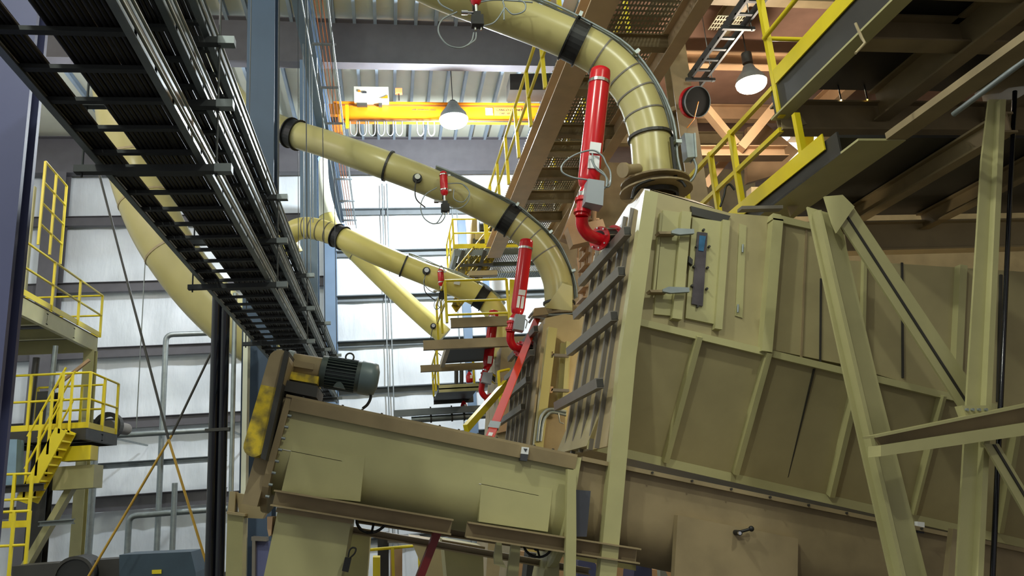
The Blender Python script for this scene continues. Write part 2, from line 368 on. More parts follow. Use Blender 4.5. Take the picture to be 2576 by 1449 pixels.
def cables(z, xs, y0, y1, r, lab, name='cable_bundle'):
    mb = MB()
    for x in xs:
        pts = []; y = y0; ph = random.random()*6
        while y < y1: pts.append((x+0.003*math.sin(y*0.9+ph), y, z+0.022+r+0.002*math.sin(y*1.3+ph*2))); y += 0.6
        pts.append((x, y1, z+0.022+r)); mb.path(pts, r, 7)
    o = mb.build(name, cablem); tag(o, lab, 'cables', 'cables lying in the trays', 'stuff')
    return o
cables(9.65, [-1.33+0.02*k for k in range(1, 6)], 1.2, 13.5, 0.0115, 'narrow band of black cables along the left side of the lowest tray')
cables(9.65, [-1.12+0.0205*k for k in range(13)], 1.2, 13.5, 0.0115, 'wide band of black cables filling the right side of the lowest tray')
cables(10.0, [-1.28+0.0215*k for k in range(19)], 1.2, 13.5, 0.0105, 'black cables lying in the middle tray')
cables(10.36, [-1.28+0.0215*k for k in range(19)], 1.2, 13.5, 0.0105, 'black cables lying in the topmost tray')
names = ['nearest', 'second', 'third', 'fourth', 'fifth', 'farthest']
for k, y in enumerate((1.5, 3.6, 5.72, 7.9, 10.2, 12.6)):
    t = thing('trapeze_hanger', '%s trapeze hanger of struts and threaded rods holding the cable trays' % names[k], 'hanger', (-1.1, y, 9.6), 'cable tray hangers')
    for z in (9.62, 9.97, 10.33):
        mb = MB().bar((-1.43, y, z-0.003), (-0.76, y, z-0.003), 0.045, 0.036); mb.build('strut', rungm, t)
        MB().box((-0.755, y, z-0.003), 0.08, 0.05, 0.042).build('strut_end_cap', galvd, t)
    for x in (-1.40, -0.79): MB().tube((x, y, 9.58), (x, y, 19.4), 0.006, 6).build('threaded_rod', rungm, t)

# ================================================================== LEFT: PIPES, BRACES, DUCT ELBOW
xg = P(530, 900, 10.3).x
t = thing('glossy_black_pipes', 'pair of glossy black vertical pipes left of the slate column', 'pipes', (xg, 10.3, 0))
for d in (0.0, 0.11): MB().tube((xg+0.06+d, 10.3, 0), (xg+0.06+d, 10.3, 10.85), 0.062, 16).build('pipe', glossb, t)
mb = MB(); [mb.box((xg+0.12, 10.3, z), 0.3, 0.16, 0.04) for z in (4, 6.5, 9)]; mb.build('clamp', darkst, t)
tag(MB().tube((xg+0.30, 10.25, 0), (xg+0.30, 10.25, 10.8), 0.03, 10).build('steel_pipe', galv), 'slim steel pipe between the black pipes and the column', 'pipe')
tag(MB().box((xg+0.40, 10.6, 5.2), 0.06, 0.2, 10.4).build('white_channel', whitep), 'narrow white channel up the side of the column', 'channel')
# X bracing rods, dark above and yellow below
def rod2(a, m, b, lab):
    t = thing('bracing_rod', lab, 'rod', b, 'crossed bracing rods')
    MB().tube(a, m, 0.02, 8).build('upper_length', darkst, t); MB().tube(m, b, 0.02, 8).build('lower_length', paint('faded_yellow', (178, 140, 48), 0.5), t)
rod2(P(245, 420, 13), P(424, 1105, 13), P(520, 1420, 13), 'thin brace rod falling from upper left to lower right, yellow lower end')
rod2(P(530, 890, 13.1), P(432, 1095, 13.1), P(205, 1480, 13.1), 'thin brace rod falling from upper right to lower left, yellow lower end')
# beige elbow duct behind the trays
def smooth_duct(name, pts, radii, mat, lab, cat, k=8, n=30, group=None):
    cp = catmull(pts, k); rr = []
    for i in range(len(radii)-1): rr += [radii[i]+(radii[i+1]-radii[i])*j/k for j in range(k)]
    rr.append(radii[-1]); t = thing(name, lab, cat, pts[-1], group)
    MB().path(cp, 1, n, radii=rr).build('duct_body', mat, t); return t, cp, rr
t, cp, rr = smooth_duct('elbow_duct', [P(285, -190, 16.9), P(290, 60, 17.1), P(315, 300, 17.6), P(345, 440, 18), P(395, 570, 18), P(470, 690, 18), P(570, 800, 18), P(700, 900, 18.0)], [0.62, 0.62, 0.62, 0.62, 0.62, 0.6, 0.58, 0.56], ductm, 'wide beige elbow duct behind the left cable tray', 'duct')
for k in (12, 20, 28, 36): MB().ring(cp[k], cp[k+1]-cp[k-1], rr[k]-0.005, 0.05, 0.02).build('seam_band', beige2, t)
# pipes on the back wall, left bay
def pipe(pts, r, mat, lab, name='insulated_pipe', cat='pipe', group=None, k=5):
    pp = []; pts = [V(p) for p in pts]
    for i, p in enumerate(pts):
        if 0 < i < len(pts)-1:
            a = (pts[i-1]-p).normalized(); b = (pts[i+1]-p).normalized(); q = r*2.5
            for j in range(k+1): s = j/k; pp.append((p+a*q)*(1-s)**2+p*2*s*(1-s)+(p+b*q)*s*s)
        else: pp.append(p)
    mb = MB().path(pp, r, 12)
    for q in (pts[:2] if min(p.z for p in pts) > 5 else []): mb.bar(q+V((0, r*0.5, 0)), V((q.x, WY-0.2, q.z)), 0.05, 0.05)
    return tag(mb.build(name, mat), lab, cat, group)
def vdown(p, z=0.0): return V((p.x, p.y, z))
g = 'bright pipes in front of the left wall'
a = P(530, 838, 22.5); b = P(418, 842, 22.5); b.z = a.z
pipe([a+V((0.5, 0, 0)), b, vdown(b)], 0.078, galv, 'bright pipe that turns from horizontal to vertical on the wall', group=g)
a = P(240, 1098, 21.5); pipe([vdown(a), a], 0.10, galv, 'thick vertical steel pipe right of the yellow stair tower', group=g)
a = P(570, 1079, 22.2); b = P(262, 1103, 22.2); b.z = a.z; pipe([a, b], 0.075, galv, 'upper horizontal bright pipe low on the left wall', group=g)
a = P(572, 1279, 22.0); b = P(325, 1297, 22.0); b.z = a.z; pipe([a, b, vdown(b)], 0.08, galv, 'lower horizontal bright pipe that elbows down at its left end', group=g)
a = P(440, 1215, 21.8); pipe([a, vdown(a)], 0.075, galv, 'short vertical bright pipe between the crossed rods', group=g)
a = P(570, 1152, 23.2); b = P(235, 1172, 23.2); b.z = a.z
tag(MB().I(b, a, 0.16, 0.2).build('pipe_rack_beam', girtm), 'thin grey pipe rack beam across the left wall', 'beam', 'pipe rack beams')
a = P(570, 1245, 23.4); b = P(225, 1285, 23.4); b.z = a.z
tag(MB().I(b, a, 0.42, 0.25).build('pipe_rack_beam', raft), 'deep dark pipe rack beam under the thin grey one', 'beam', 'pipe rack beams')
for x, y, lb in ((690, 1040, ''),): pass
a = P(368, 600, 17.9); tag(MB().tube(a, V((a.x, a.y, a.z-4.4)), 0.012, 6).build('hanger_rod', galvd), 'thin rod hanging below the wide beige elbow duct', 'rod')
# dark machines along the bottom left
t = thing('blue_motor_box', 'dark blue machine housing with a small yellow plate at the lower left', 'machine', P(390, 1460, 14))
MB().pp([(300, 1396), (480, 1388), (492, 1440), (495, 1520), (300, 1520)], 14, 14.8).build('housing', paint('dark_blue_enamel', (54, 72, 86), 0.4), t)
MB().pp([(382, 1434), (406, 1433), (406, 1443), (382, 1444)], 13.98, 14.0).build('yellow_plate', yel, t)
c0 = P(185, 1450, 14.2)
t = thing('dark_blower', 'round dark blower housing at the bottom left corner', 'blower', V((c0.x, c0.y, c0.z-0.5)))
MB().tube(c0, c0+V((0, 0.5, 0)), 0.32, 24).build('casing', blackm, t); MB().ring(c0+V((0, 0.0, 0)), BK, 0.27, 0.06, 0.05).build('rim', darkst, t)
MB().pp([(30, 1425), (300, 1405), (300, 1500), (30, 1500)], 14.4, 15.0).build('base_frame', darkst, t)

# ================================================================== LEFT: YELLOW STAIR TOWER
def railing(lab, pts, posts, hgt=1.07, toe=True, r=0.024, mat=None, group='yellow guard railings', name='guard_railing', rails=(1.0, 0.52)):
    mat = mat or yel; pts = [V(p) for p in pts]; t = thing(name, lab, 'railing', pts[0], group); u = V((0, 0, hgt))
    for j, fr in enumerate(rails): MB().path([p+u*fr for p in pts], r, 8).build('top_rail' if j == 0 else 'mid_rail', mat, t)
    for i in range(len(pts)-1):
        n_ = posts[i]
        for k in range(n_+1):
            if k == 0 and i > 0: continue
            p = pts[i].lerp(pts[i+1], k/n_); MB().bar(p, p+u, r*2, r*2, up=BK).build('post', mat, t)
        if toe: MB().bar(pts[i]+V((0, 0, 0.06)), pts[i+1]+V((0, 0, 0.06)), 0.012, 0.12).build('toe_board', mat, t)
    return t
GW = 'steel members of the yellow stair tower'
# upper platform, edge runs along Y at x = -7
def platform(lab, x0, x1, y0, y1, z, mat=beige, h=0.3, grp=None, deck=True, cross=True):
    t = thing('steel_platform', lab, 'platform', ((x0+x1)/2, (y0+y1)/2, z-h), grp)
    MB().Cc((x1, y0, z-h/2), (x1, y1, z-h/2), h, 0.09, 0.014, flip=-1).build('edge_beam', mat, t)
    MB().Cc((x0, y0, z-h/2), (x0, y1, z-h/2), h, 0.09, 0.014).build('edge_beam', mat, t)
    for y in (y0, y1): MB().bar((x0, y, z-h/2), (x1, y, z-h/2), 0.02, h).build('end_beam', mat, t)
    if cross:
        m = max(2, int((y1-y0)/1.1)); 
        for k in range(1, m): y = y0+(y1-y0)*k/m; MB().I((x0, y, z-h*0.5), (x1, y, z-h*0.5), h*0.7, 0.1).build('cross_beam', mat, t)
    if deck: MB().box(((x0+x1)/2, (y0+y1)/2, z+0.015), x1-x0, y1-y0, 0.03).build('deck', grat if deck == 'g' else darkst, t)
    return t
platform('upper beige platform of the left stair tower with yellow toe board', -9.5, -7.0, 15.4, 19.7, 12.33, h=0.34)
railing('yellow railing around the right edge of the upper stair tower platform', [(-6.96, 15.5, 12.36), (-6.96, 19.72, 12.36), (-9.3, 19.72, 12.36)], [3, 2])
railing('yellow railing at the left back of the upper stair tower platform', [(-9.35, 16.0, 12.4), (-9.35, 19.6, 12.4)], [3], toe=False)
railing('small yellow railing above the upper stair tower platform, highest of all', [P(86, 725, 17.3)+V((0, 0, 1.0)), P(143, 767, 18.6)+V((0, 0, 1.0))], [2], hgt=2.0, toe=False, rails=(1.0, 0.75, 0.5, 0.25))
p0, p1 = P(84, 470, 17.5), P(70, 735, 17.5)
tag(MB().bar((p0.x, p0.y, p1.z), (p0.x, p0.y, p0.z), 0.1, 0.1, up=BK).build('pale_green_post', beige), 'pale green post with hanging chains left of the yellow railing', 'post', GW)
t = thing('steel_chain', 'galvanised chain hanging beside the pale green post', 'chain', (p0.x-0.2, p0.y, p1.z))
mb = MB()
for k in range(34):
    c = V((p0.x-0.17+0.02*math.sin(k), p0.y, p1.z+k*0.075)); d = XR if k % 2 else BK
    mb.path([c+V((0, 0, 0.045*math.cos(a)))+d*0.022*math.sin(a) for a in [j*math.pi/4 for j in range(8)]], 0.009, 5, closed=True)
mb.build('links', galv, t)
# tower legs
for x, y, z0, z1, lb in ((232, 860, 0, None, 'beige tower leg below the upper platform corner'),):
    a = P(x, y, 19.6); tag(MB().I((a.x, 19.55, 0), (a.x, 19.55, 12.0), 0.24, 0.24, up=BK).build('tower_leg', beige), lb, 'column', GW)
a = P(98, 1160, 17.2); tag(MB().I((a.x, 17.4, 0), (a.x, 17.4, 10.7), 0.3, 0.34, up=BK).build('tower_leg', darkst), 'dark tower leg left of the yellow stair', 'column', GW)
tag(MB().bar(P(200, 1192, 17.0), P(50, 1452, 17.0), 0.12, 0.26, up=BK).build('knee_brace', beige), 'beige diagonal knee brace under the yellow landing', 'brace', GW)
tag(MB().bar(P(225, 905, 17.3), P(118, 990, 17.3), 0.06, 0.07, up=BK).build('knee_brace', rust), 'thin tan diagonal under the upper platform', 'brace', GW)
# landing with stair
zl = P(120, 1088, 16.6).z
xl0, xl1 = P(0, 1085, 16.6).x, P(226, 1085, 16.6).x
platform('middle landing of the left stair tower with dark edge beam', xl0-0.4, xl1, 16.4, 18.2, zl, mat=darkst, h=0.2)
railing('yellow railing on the front of the middle landing', [(xl0, 16.45, zl+0.03), (xl1, 16.45, zl+0.03), (xl1, 18.1, zl+0.03)], [3, 2], hgt=1.12)
railing('yellow railing at the back of the middle landing', [(xl0, 18.1, zl+0.03), (xl1-0.3, 18.1, zl+0.03)], [3], hgt=1.12)
def stair(lab, a, b, width, n_, mat, hr=1.0, yd=1, group='stairs'):
    a, b = V(a), V(b); t = thing('steel_stair', lab, 'stair', b, group); w = V((0, width*yd, 0))
    for o in (V((0, 0, 0)), w): MB().bar(a+o, b+o, 0.04, 0.22).build('stringer', mat, t)
    for k in range(n_):
        p = a.lerp(b, (k+0.5)/n_); MB().bar(p, p+w, 0.24, 0.03).build('tread', mat, t)
    for o in (V((0, 0, 0)), w):
        MB().path([a+o+V((0, 0, hr)), b+o+V((0, 0, hr))], 0.022, 8).build('handrail', mat, t)
        MB().path([a+o+V((0, 0, hr*0.5)), b+o+V((0, 0, hr*0.5))], 0.02, 8).build('mid_rail', mat, t)
        for k in range(4): p = a.lerp(b, (k+0.2)/3.4)+o; MB().bar(p, p+V((0, 0, hr)), 0.04, 0.04, up=BK).build('post', mat, t)
    return t
stair('yellow stair descending left from the middle landing', P(178, 1085, 16.3), P(82, 1262, 16.3), 0.75, 9, yel, hr=1.2, yd=-0.6)
# lower stuff of the tower
a = P(190, 1140, 16.4)
tag(MB().box((a.x, 16.6, a.z), 0.55, 0.4, 0.28).build('yellow_gate_box', yel), 'yellow folded gate panel under the middle landing', 'gate', GW)
tag(MB().box((a.x-0.1, 16.9, a.z-0.45), 0.75, 0.5, 0.45).build('beige_gusset_box', beige), 'beige box gusset below the yellow gate panel', 'gusset', GW)
zb = P(60, 1310, 16).z
railing('lowest yellow railing at the bottom left corner, behind the dark leg', [P(-20, 1330, 15.6), P(70, 1326, 15.6)], [2], hgt=0.95, toe=True)
railing('yellow railing in the very bottom left corner', [P(-20, 1470, 15.2), P(60, 1465, 15.2)], [2], hgt=1.2, toe=True)
a = P(0, 1232, 15.8); b = P(110, 1225, 15.8); b.z = a.z
tag(MB().I(a-V((1, 0, 0)), b, 0.14, 0.15).build('landing_beam', darkst), 'dark beam across the dark tower leg', 'beam', GW)
a = P(100, 1318, 16.2); b = P(185, 1318, 16.2); b.z = a.z
tag(MB().I(a, b, 0.1, 0.15).build('landing_beam', girtm), 'pale grey short beam behind the beige knee brace', 'beam', GW)
tag(MB().tube(P(140, 870, 16.9), P(118, 1085, 16.9), 0.05, 10).build('riser_pipe', galvd), 'grey riser pipe behind the middle landing railing', 'pipe')
tag(MB().tube(P(92, 900, 17.6), P(70, 1083, 17.6), 0.07, 10).build('riser_pipe', darkst), 'dark riser pipe at the left of the landing', 'pipe')
t = thing('banded_drum', 'round grey drum with a wide dark band beyond the landing', 'drum', P(270, 1090, 20))
c0 = P(272, 1072, 20); MB().tube(c0, c0+V((0.1, 1.0, 0)), 0.15, 20).build('drum', stiff, t); MB().ring(c0, V((0.1, 1.0, 0)), 0.235, 0.2, 0.10).build('band', darkst, t)
a = P(-30, 1100, 12.5)
tag(MB().pp([(-60, 1105), (43, 1105), (38, 1232), (-60, 1235)], 16.0, 16.3).build('blue_wall_panel', paint('pale_blue_panel', (128, 156, 176), 0.4)), 'pale blue sheet panel under the landing at the left edge', 'panel')

# ================================================================== DUCTS
def along(cp, f): 
    i = f*(len(cp)-1); k = int(i); k = min(k, len(cp)-2); return cp[k].lerp(cp[k+1], i-k), (cp[k+1]-cp[k]).normalized()
def duct(lab, px, Y, r, mat, seams, bands, blacks, group='ducts to the dust hoods', rad=None):
    pts = [P(x, y, Y if len(q) == 0 else q[0]) for x, y, *q in px]; cp = catmull(pts, 10)
    rr = [r]*len(cp) if not rad else [rad[0]+(rad[1]-rad[0])*i/(len(cp)-1) for i in range(len(cp))]
    t = thing('dust_duct', lab, 'duct', pts[-1], group)
    MB().path(cp, r, 36, radii=rr).build('duct_body', mat, t)
    def R_(f): return rr[int(f*(len(cp)-1))]
    for f in seams: p, d = along(cp, f); MB().ring(p, d, R_(f)-0.004, 0.018, 0.012).build('mitre_seam', stiff, t)
    for f in bands: p, d = along(cp, f); MB().ring(p, d, R_(f)-0.004, 0.035, 0.03).build('flange', darkst, t)
    for f in blacks:
        p, d = along(cp, f); mb = MB().ring(p, d, R_(f)-0.003, 0.17, 0.014); mb.ring(p+d*0.09, d, R_(f), 0.02, 0.035).ring(p-d*0.09, d, R_(f), 0.02, 0.035); mb.build('black_coupling', blackm, t)
    return t, cp
Y1, Y2, Y3 = 7.6, 11.5, 15.4
d1, c1 = duct('largest beige duct curving down onto the nearest hood', [(900, -140), (1080, -40), (1230, 18), (1370, 72), (1470, 118), (1545, 170), (1600, 240), (1632, 330), (1642, 410), (1648, 462)], Y1, 0.235, ductm,
             [0.50, 0.60, 0.665, 0.73], [0.80, 0.985], [0.415])
for f in (0.44, 0.53):
    p, d = along(c1, f)
d2, c2 = duct('long beige duct sloping down to the second hood', [(520, 150, 13.2), (600, 262, 12.9), (700, 322, 12.4), (820, 362, 12), (950, 408), (1080, 458), (1200, 512), (1290, 562), (1360, 625), (1400, 700), (1408, 785)], Y2, 0.235, ductm,
             [0.72, 0.765, 0.82], [0.42, 0.975], [0.235, 0.685])
d3, c3 = duct('third beige duct, farther and lower, starting in a tight bend', [(735, 640, 16.3), (722, 600, 16.2), (760, 574, 16), (830, 586, 15.8), (950, 640), (1080, 693), (1180, 733), (1235, 770), (1262, 830), (1266, 900)], Y3, 0.235, ducty,
             [0.24, 0.27, 0.30, 0.33], [0.50], [0.36, 0.72])
p, d = along(c1, 0.93); 
d4, c4 = duct('pale yellow straight duct running down behind the third duct', [(822, 540, 19.4), (842, 580, 19.35), (880, 620, 19.3), (960, 700, 19.3), (1050, 785, 19.3), (1118, 845, 19.3)], 19.3, 0.235, ducty, [0.45], [], [])
# white jacketed stubs beside the column
t = thing('jacketed_duct', 'white jacketed duct end above the pale yellow duct', 'duct', P(815, 540, 19.45))
MB().path(catmull([P(800, 380, 19.6), P(803, 450, 19.5), P(811, 500, 19.45), P(824, 545, 19.4)], 6), 0.25, 24).build('jacket', whitep, t)
# D1 lower collar, black strip and inspection plate
t = thing('duct_collar', 'dark banded collar where the largest duct meets the nearest hood', 'collar', P(1655, 490, Y1))
p, d = along(c1, 0.995)
MB().ring(p+d*0.05, d, 0.22, 0.10, 0.05).ring(p+d*0.01, d, 0.25, 0.02, 0.14).ring(p+d*0.11, d, 0.25, 0.02, 0.16).build('collar_ring', dirty, t)
MB().ring(p+d*0.15, d, 0.22, 0.05, 0.03).build('gasket', darkst, t)
t = thing('inspection_cap', 'round inspection cap sticking out left of the largest duct foot', 'cap', P(1565, 410, Y1-0.15))
MB().tube(P(1606, 425, Y1-0.1), P(1572, 428, Y1-0.2), 0.06, 18).build('neck', dirty, t); MB().tube(P(1572, 428, Y1-0.2), P(1566, 428, Y1-0.22), 0.085, 18).build('cap_plate', dirty, t)
# small grey plates/caps at the duct feet of the second hood
t = thing('duct_collar', 'dark collar with curled cables at the foot of the second duct', 'collar', P(1405, 800, Y2))
p, d = along(c2, 0.99); MB().ring(p+d*0.05, d, 0.22, 0.12, 0.06).ring(p+d*0.14, d, 0.25, 0.02, 0.16).build('collar_ring', dirty, t)
pp_ = [P(x, y, Y2-0.35) for x, y in ((1330, 800), (1345, 785), (1380, 792), (1420, 790), (1450, 785), (1462, 772))]
MB().path(catmull(pp_, 5), 0.02, 6).path(catmull([q+V((0, 0.02, -0.07)) for q in pp_], 5), 0.02, 6).build('curled_cable', galvd, t)
MB().pp([(1345, 775), (1372, 772), (1380, 790), (1340, 795)], Y2-0.4, Y2-0.2).build('inspection_plate', beige2, t)
t = thing('transition_chute', 'beige triangular transition plate at the foot of the second duct', 'chute', P(1400, 790, Y2))
MB().pp([(1415, 712), (1372, 775), (1440, 782), (1440, 720)], Y2-0.28, Y2-0.25).build('side_plate', ductm, t)
# conduits riding on the ducts
def conduit_on(lab, cp, f0, f1, off, n_, r=0.015, clamps=(0.2, 0.6, 0.95), side=0.05, group='conduit bundles on the ducts', sag=0):
    t = thing('conduit_bundle', lab, 'conduit', along(cp, f1)[0], group); N = 26
    for j in range(n_):
        pts = []
        for i in range(N+1):
            f = f0+(f1-f0)*i/N; p, d = along(cp, f); nn = d.cross(V((0, 1, 0))); nn = -nn if nn.x < 0 and abs(nn.x) > abs(nn.z) or (abs(nn.x) <= abs(nn.z) and nn.z < 0) else nn; nn.normalize()
            pts.append(p+nn*(off+0.01*math.sin(i*0.8+j)+sag*math.sin(math.pi*i/N)*(1+0.3*j))+V((0, -0.10+j*side, 0)))
        MB().path(pts, r, 6).build('conduit', galvd, t)
    for c in clamps:
        f = f0+(f1-f0)*c; p, d = along(cp, f); nn = d.cross(V((0, 1, 0))); nn = -nn if nn.x < 0 and abs(nn.x) > abs(nn.z) or (abs(nn.x) <= abs(nn.z) and nn.z < 0) else nn; nn.normalize()
        q = p+nn*off; MB().bar(q+V((0, -0.16, 0)), q+V((0, 0.14, 0)), 0.04, 0.07, up=nn).build('clamp', galv, t)
    return t
conduit_on('four grey conduits riding on the outside of the largest duct', c1, 0.27, 0.985, 0.275, 4, clamps=(0.18, 0.42, 0.78, 0.98))
conduit_on('bundle of thin conduits along the top of the long second duct', c2, 0.50, 0.96, 0.265, 4, clamps=(0.40, 0.62, 0.86))
conduit_on('thin conduits running from the third duct to the railing', c3, 0.50, 0.80, 0.26, 3, clamps=(0.6,), r=0.010)
# sensor ports
def port(lab, x, y, Y, s):
    c = P(x, y, Y); t = thing('sensor_port', lab, 'sensor', c, 'round sensor ports on the ducts')
    MB().tube(c+V((0, 0.06, 0)), c, 0.075*s, 18).build('flange', blackm, t); MB().tube(c, c-V((0, 0.05, 0)), 0.045*s, 16).bar(c-V((0.0, 0.06, 0.05*s)), c-V((-0.01, 0.06, -0.04*s)), 0.02, 0.02).build('cap', chrome, t)
    MB().path(catmull([c-V((0.02, 0.03, 0.05)), P(x-6, y+30, Y-0.05), P(x-2, y+55, Y), P(x+20*s, y+75, Y+0.05)], 6), 0.010, 6).build('cable', darkst, t)
port('round chrome sensor port on the side of the long second duct', 1050, 447, Y2-0.27, 1.0)
port('round chrome sensor port on the side of the third duct', 1073, 681, Y3-0.27, 1.1)
port('small chrome sensor port near the lower end of the pale yellow duct', 1090, 820, 19.0, 1.0)
MBs = tag(MB().pp([(1143, 706), (1158, 709), (1156, 717), (1141, 714)], Y3-0.3, Y3-0.28).build('warning_tag', label), 'small white and red tag stuck on the third duct', 'tag')
# ------------------------------------------------------------------ small suppression bottles on the ducts
def small_bottle(lab, x, y0, y1, Y, s, loops, top=True):
    a, b = P(x, y0, Y), P(x, y1, Y); b.x = a.x; t = thing('small_red_canister', lab, 'canister', b, 'small red canisters on the ducts')
    R_ = 0.062*s; h = a.z-b.z
    MB().path([a, a-V((0, 0, 0.02)), a-V((0, 0, 0.05)), b+V((0, 0, 0.07)), b+V((0, 0, 0.03)), b], 1, 20, radii=[R_*0.6, R_*0.92, R_, R_, R_*0.9, R_*0.45]).build('bottle', red, t)
    for q in (0.15, 0.78): MB().ring(a-V((0, 0, h*q)), UP, R_-0.002, 0.02, 0.012).bar(a-V((-R_, 0, h*q)), a-V((-R_-0.05, 0, h*q)), 0.02, 0.03).build('strap', chrome, t)
    MB().tube(b, b-V((0, 0, 0.11*s)), 0.02*s, 10).build('neck', chrome, t)
    v = b-V((0, 0, 0.10*s)); MB().tube(v-V((0.17*s, 0, 0)), v, 0.016*s, 8).tube(v-V((0.17*s, 0, 0)), v-V((0.10*s, 0, 0)), 0.028*s, 8).build('valve', chrome, t)
    w = v-V((0, 0, 0.11*s)); MB().box(w, 0.13*s, 0.1*s, 0.12*s).box(w+V((0.0, 0, 0.08*s)), 0.08*s, 0.07*s, 0.06*s).build('actuator', blackm, t)
    for d_ in (-0.025*s, 0.035*s): MB().tube(w+V((d_, 0, -0.05*s)), w+V((d_, 0, -0.11*s)), 0.014*s, 8).build('fitting', chrome, t)
    for L_ in loops: MB().path(catmull([P(px, py, Y) for px, py in L_], 6), 0.009, 6).build('hose', galvd, t)
    MB().box(b+V((0, 0.09, 0.1)), 0.05, 0.14, 0.2).build('bracket', darkst, t)
small_bottle('small red canister with hose loops on the long second duct', 1115, 432, 492, Y2-0.42, 1.0, [[(1099, 472), (1070, 490), (1058, 520), (1068, 550), (1095, 563), (1112, 540), (1113, 532)], [(1117, 532), (1119, 545), (1108, 560), (1090, 563)], [(1122, 462), (1160, 462), (1180, 480), (1178, 505), (1160, 522), (1130, 525)], [(1142, 475), (1142, 500), (1165, 508), (1181, 485), (1165, 464)]])
small_bottle('small red canister with two short hose loops on the third duct', 1108, 678, 720, Y3-0.42, 1.0, [[(1100, 748), (1092, 765), (1096, 778), (1107, 772), (1110, 750)], [(1106, 750), (1102, 768), (1112, 774), (1116, 750)], [(1098, 738), (1080, 730), (1066, 712), (1070, 695)], [(1103, 680), (1110, 668), (1118, 680)]])
small_bottle('small red canister at the very top of the picture on the largest duct', 1193, -55, 12, Y1-0.42, 1.0, [[(1150, 30), (1112, 50), (1103, 80), (1125, 112), (1160, 120), (1185, 105), (1192, 82)], [(1198, 82), (1195, 100), (1175, 115)], [(1215, 66), (1245, 55), (1268, 20), (1266, 2), (1290, -6), (1320, 8), (1318, 28), (1290, 36), (1270, 20), (1268, 50)], [(1195, 8), (1240, 0), (1290, 2), (1340, 6)], [(1095, -20), (1108, 10), (1140, 28)]])
# ------------------------------------------------------------------ large red suppression bottles
def big_bottle(lab, top, bot, Y, wpx, elbow, fl, box_, labs, cabs, s):
    a, b = P(*top, Y), P(*bot, Y); d = (b-a).normalized(); R_ = wpx/2/F*(a-CAM).dot(AF); h = (b-a).length
    t = thing('large_red_suppression_bottle', lab, 'red bottle', b, 'large red bottles aimed at the hoods')
    MB().path([a, a+d*0.015, a+d*0.06, b-d*0.12, b-d*0.05, b], 1, 28, radii=[R_*0.8, R_*0.96, R_, R_, R_*0.86, R_*0.5]).build('bottle', red, t)
    MB().ring(a+d*0.17*h/1.4, d, R_-0.003, 0.035, 0.012).build('strap', chrome, t)
    e = [P(x, y, Y+q) for x, y, q in elbow]; MB().ring(e[0], d, R_*0.2, R_*0.4, R_*0.42).build('neck_ring', chrome, t)
    MB().path([b-d*0.02, e[0], e[1]], R_*0.62, 20).build('neck', red, t)
    for q in (0.25, 0.8): MB().ring(e[0].lerp(e[1], q), d, R_*0.55, R_*0.3, R_*0.26).build('coupling', red, t)
    MB().path(catmull(e[1:], 8), R_*0.58, 20).build('elbow', red, t)
    u = (e[-1]-e[-2]).normalized()
    for j, (x, y, q) in enumerate(fl):
        c = P(x, y, Y+q); MB().ring(c, u, R_*0.3, R_*0.2, R_*0.85).build('flange', red, t)
    c0_, c1_ = P(fl[0][0], fl[0][1], Y+fl[0][2]), P(fl[-1][0], fl[-1][1], Y+fl[-1][2])
    MB().tube(c0_, c1_, R_*0.75, 20).build('sleeve', darkst, t)
    _, x_, y_ = frame(u, UP)
    for k in range(8):
        o = x_*(R_*0.98*math.cos(k*math.pi/4))+y_*(R_*0.98*math.sin(k*math.pi/4)); MB().tube(c0_+o-u*0.03, c1_+o+u*0.03, R_*0.09, 6).build('stud_bolt', chrome, t)
    MB().pp(box_, Y-R_-0.10, Y-R_*0.4).build('junction_box', grey, t)
    for L_ in labs: 
        MB().pp(L_[0], Y-R_-0.012, Y-R_*0.5).build('label_plate', label, t)
    for k, L_ in enumerate(cabs): MB().path(catmull([P(x, y, Y-R_-0.05-0.02*k) for x, y in L_], 6), R_*0.085, 6).build('flexible_conduit', galvd, t)
    MB().bar(b.lerp(a, 0.5), b.lerp(a, 0.5)+V((0.02, 0.25, 0)), 0.05, 0.06).build('bracket', darkst, t)
    return t
big_bottle('largest red suppression bottle with grey junction box, pointing at the nearest hood', (1511, 176), (1478, 478), 6.75, 52,
    [(1470, 492, 0), (1464, 545, 0), (1466, 570, 0.05), (1482, 592, 0.1), (1508, 602, 0.2)], [(1508, 600, 0.2), (1542, 596, 0.32)],
    [(1480, 449), (1521, 455), (1517, 517), (1473, 508)], [[[(1486, 356), (1513, 360), (1510, 386), (1483, 384)]], [[(1482, 390), (1509, 392), (1507, 424), (1479, 422)]]],
    [[(1478, 452), (1440, 446), (1414, 432), (1418, 410), (1450, 388), (1490, 378), (1515, 392), (1525, 412), (1536, 435), (1534, 466), (1520, 472)], [(1490, 385), (1495, 415), (1518, 435), (1530, 458), (1520, 475)], [(1487, 400), (1500, 425), (1524, 445), (1526, 470)]], 1)
big_bottle('middle red suppression bottle with split white label plates, pointing at the second hood', (1325, 604), (1300, 795), 10.8, 34,
    [(1290, 805, 0), (1284, 835, 0), (1284, 856, 0.05), (1293, 872, 0.1), (1310, 878, 0.2)], [(1308, 878, 0.2), (1332, 876, 0.35)],
    [(1298, 789), (1323, 793), (1318, 832), (1292, 827)], [[[(1306, 728), (1323, 730), (1321, 743), (1304, 741)]], [[(1303, 744), (1310, 745), (1306, 774), (1299, 773)]], [[(1313, 745), (1320, 746), (1316, 776), (1309, 775)]]],
    [[(1306, 790), (1316, 800), (1326, 808), (1322, 826)]], 1)
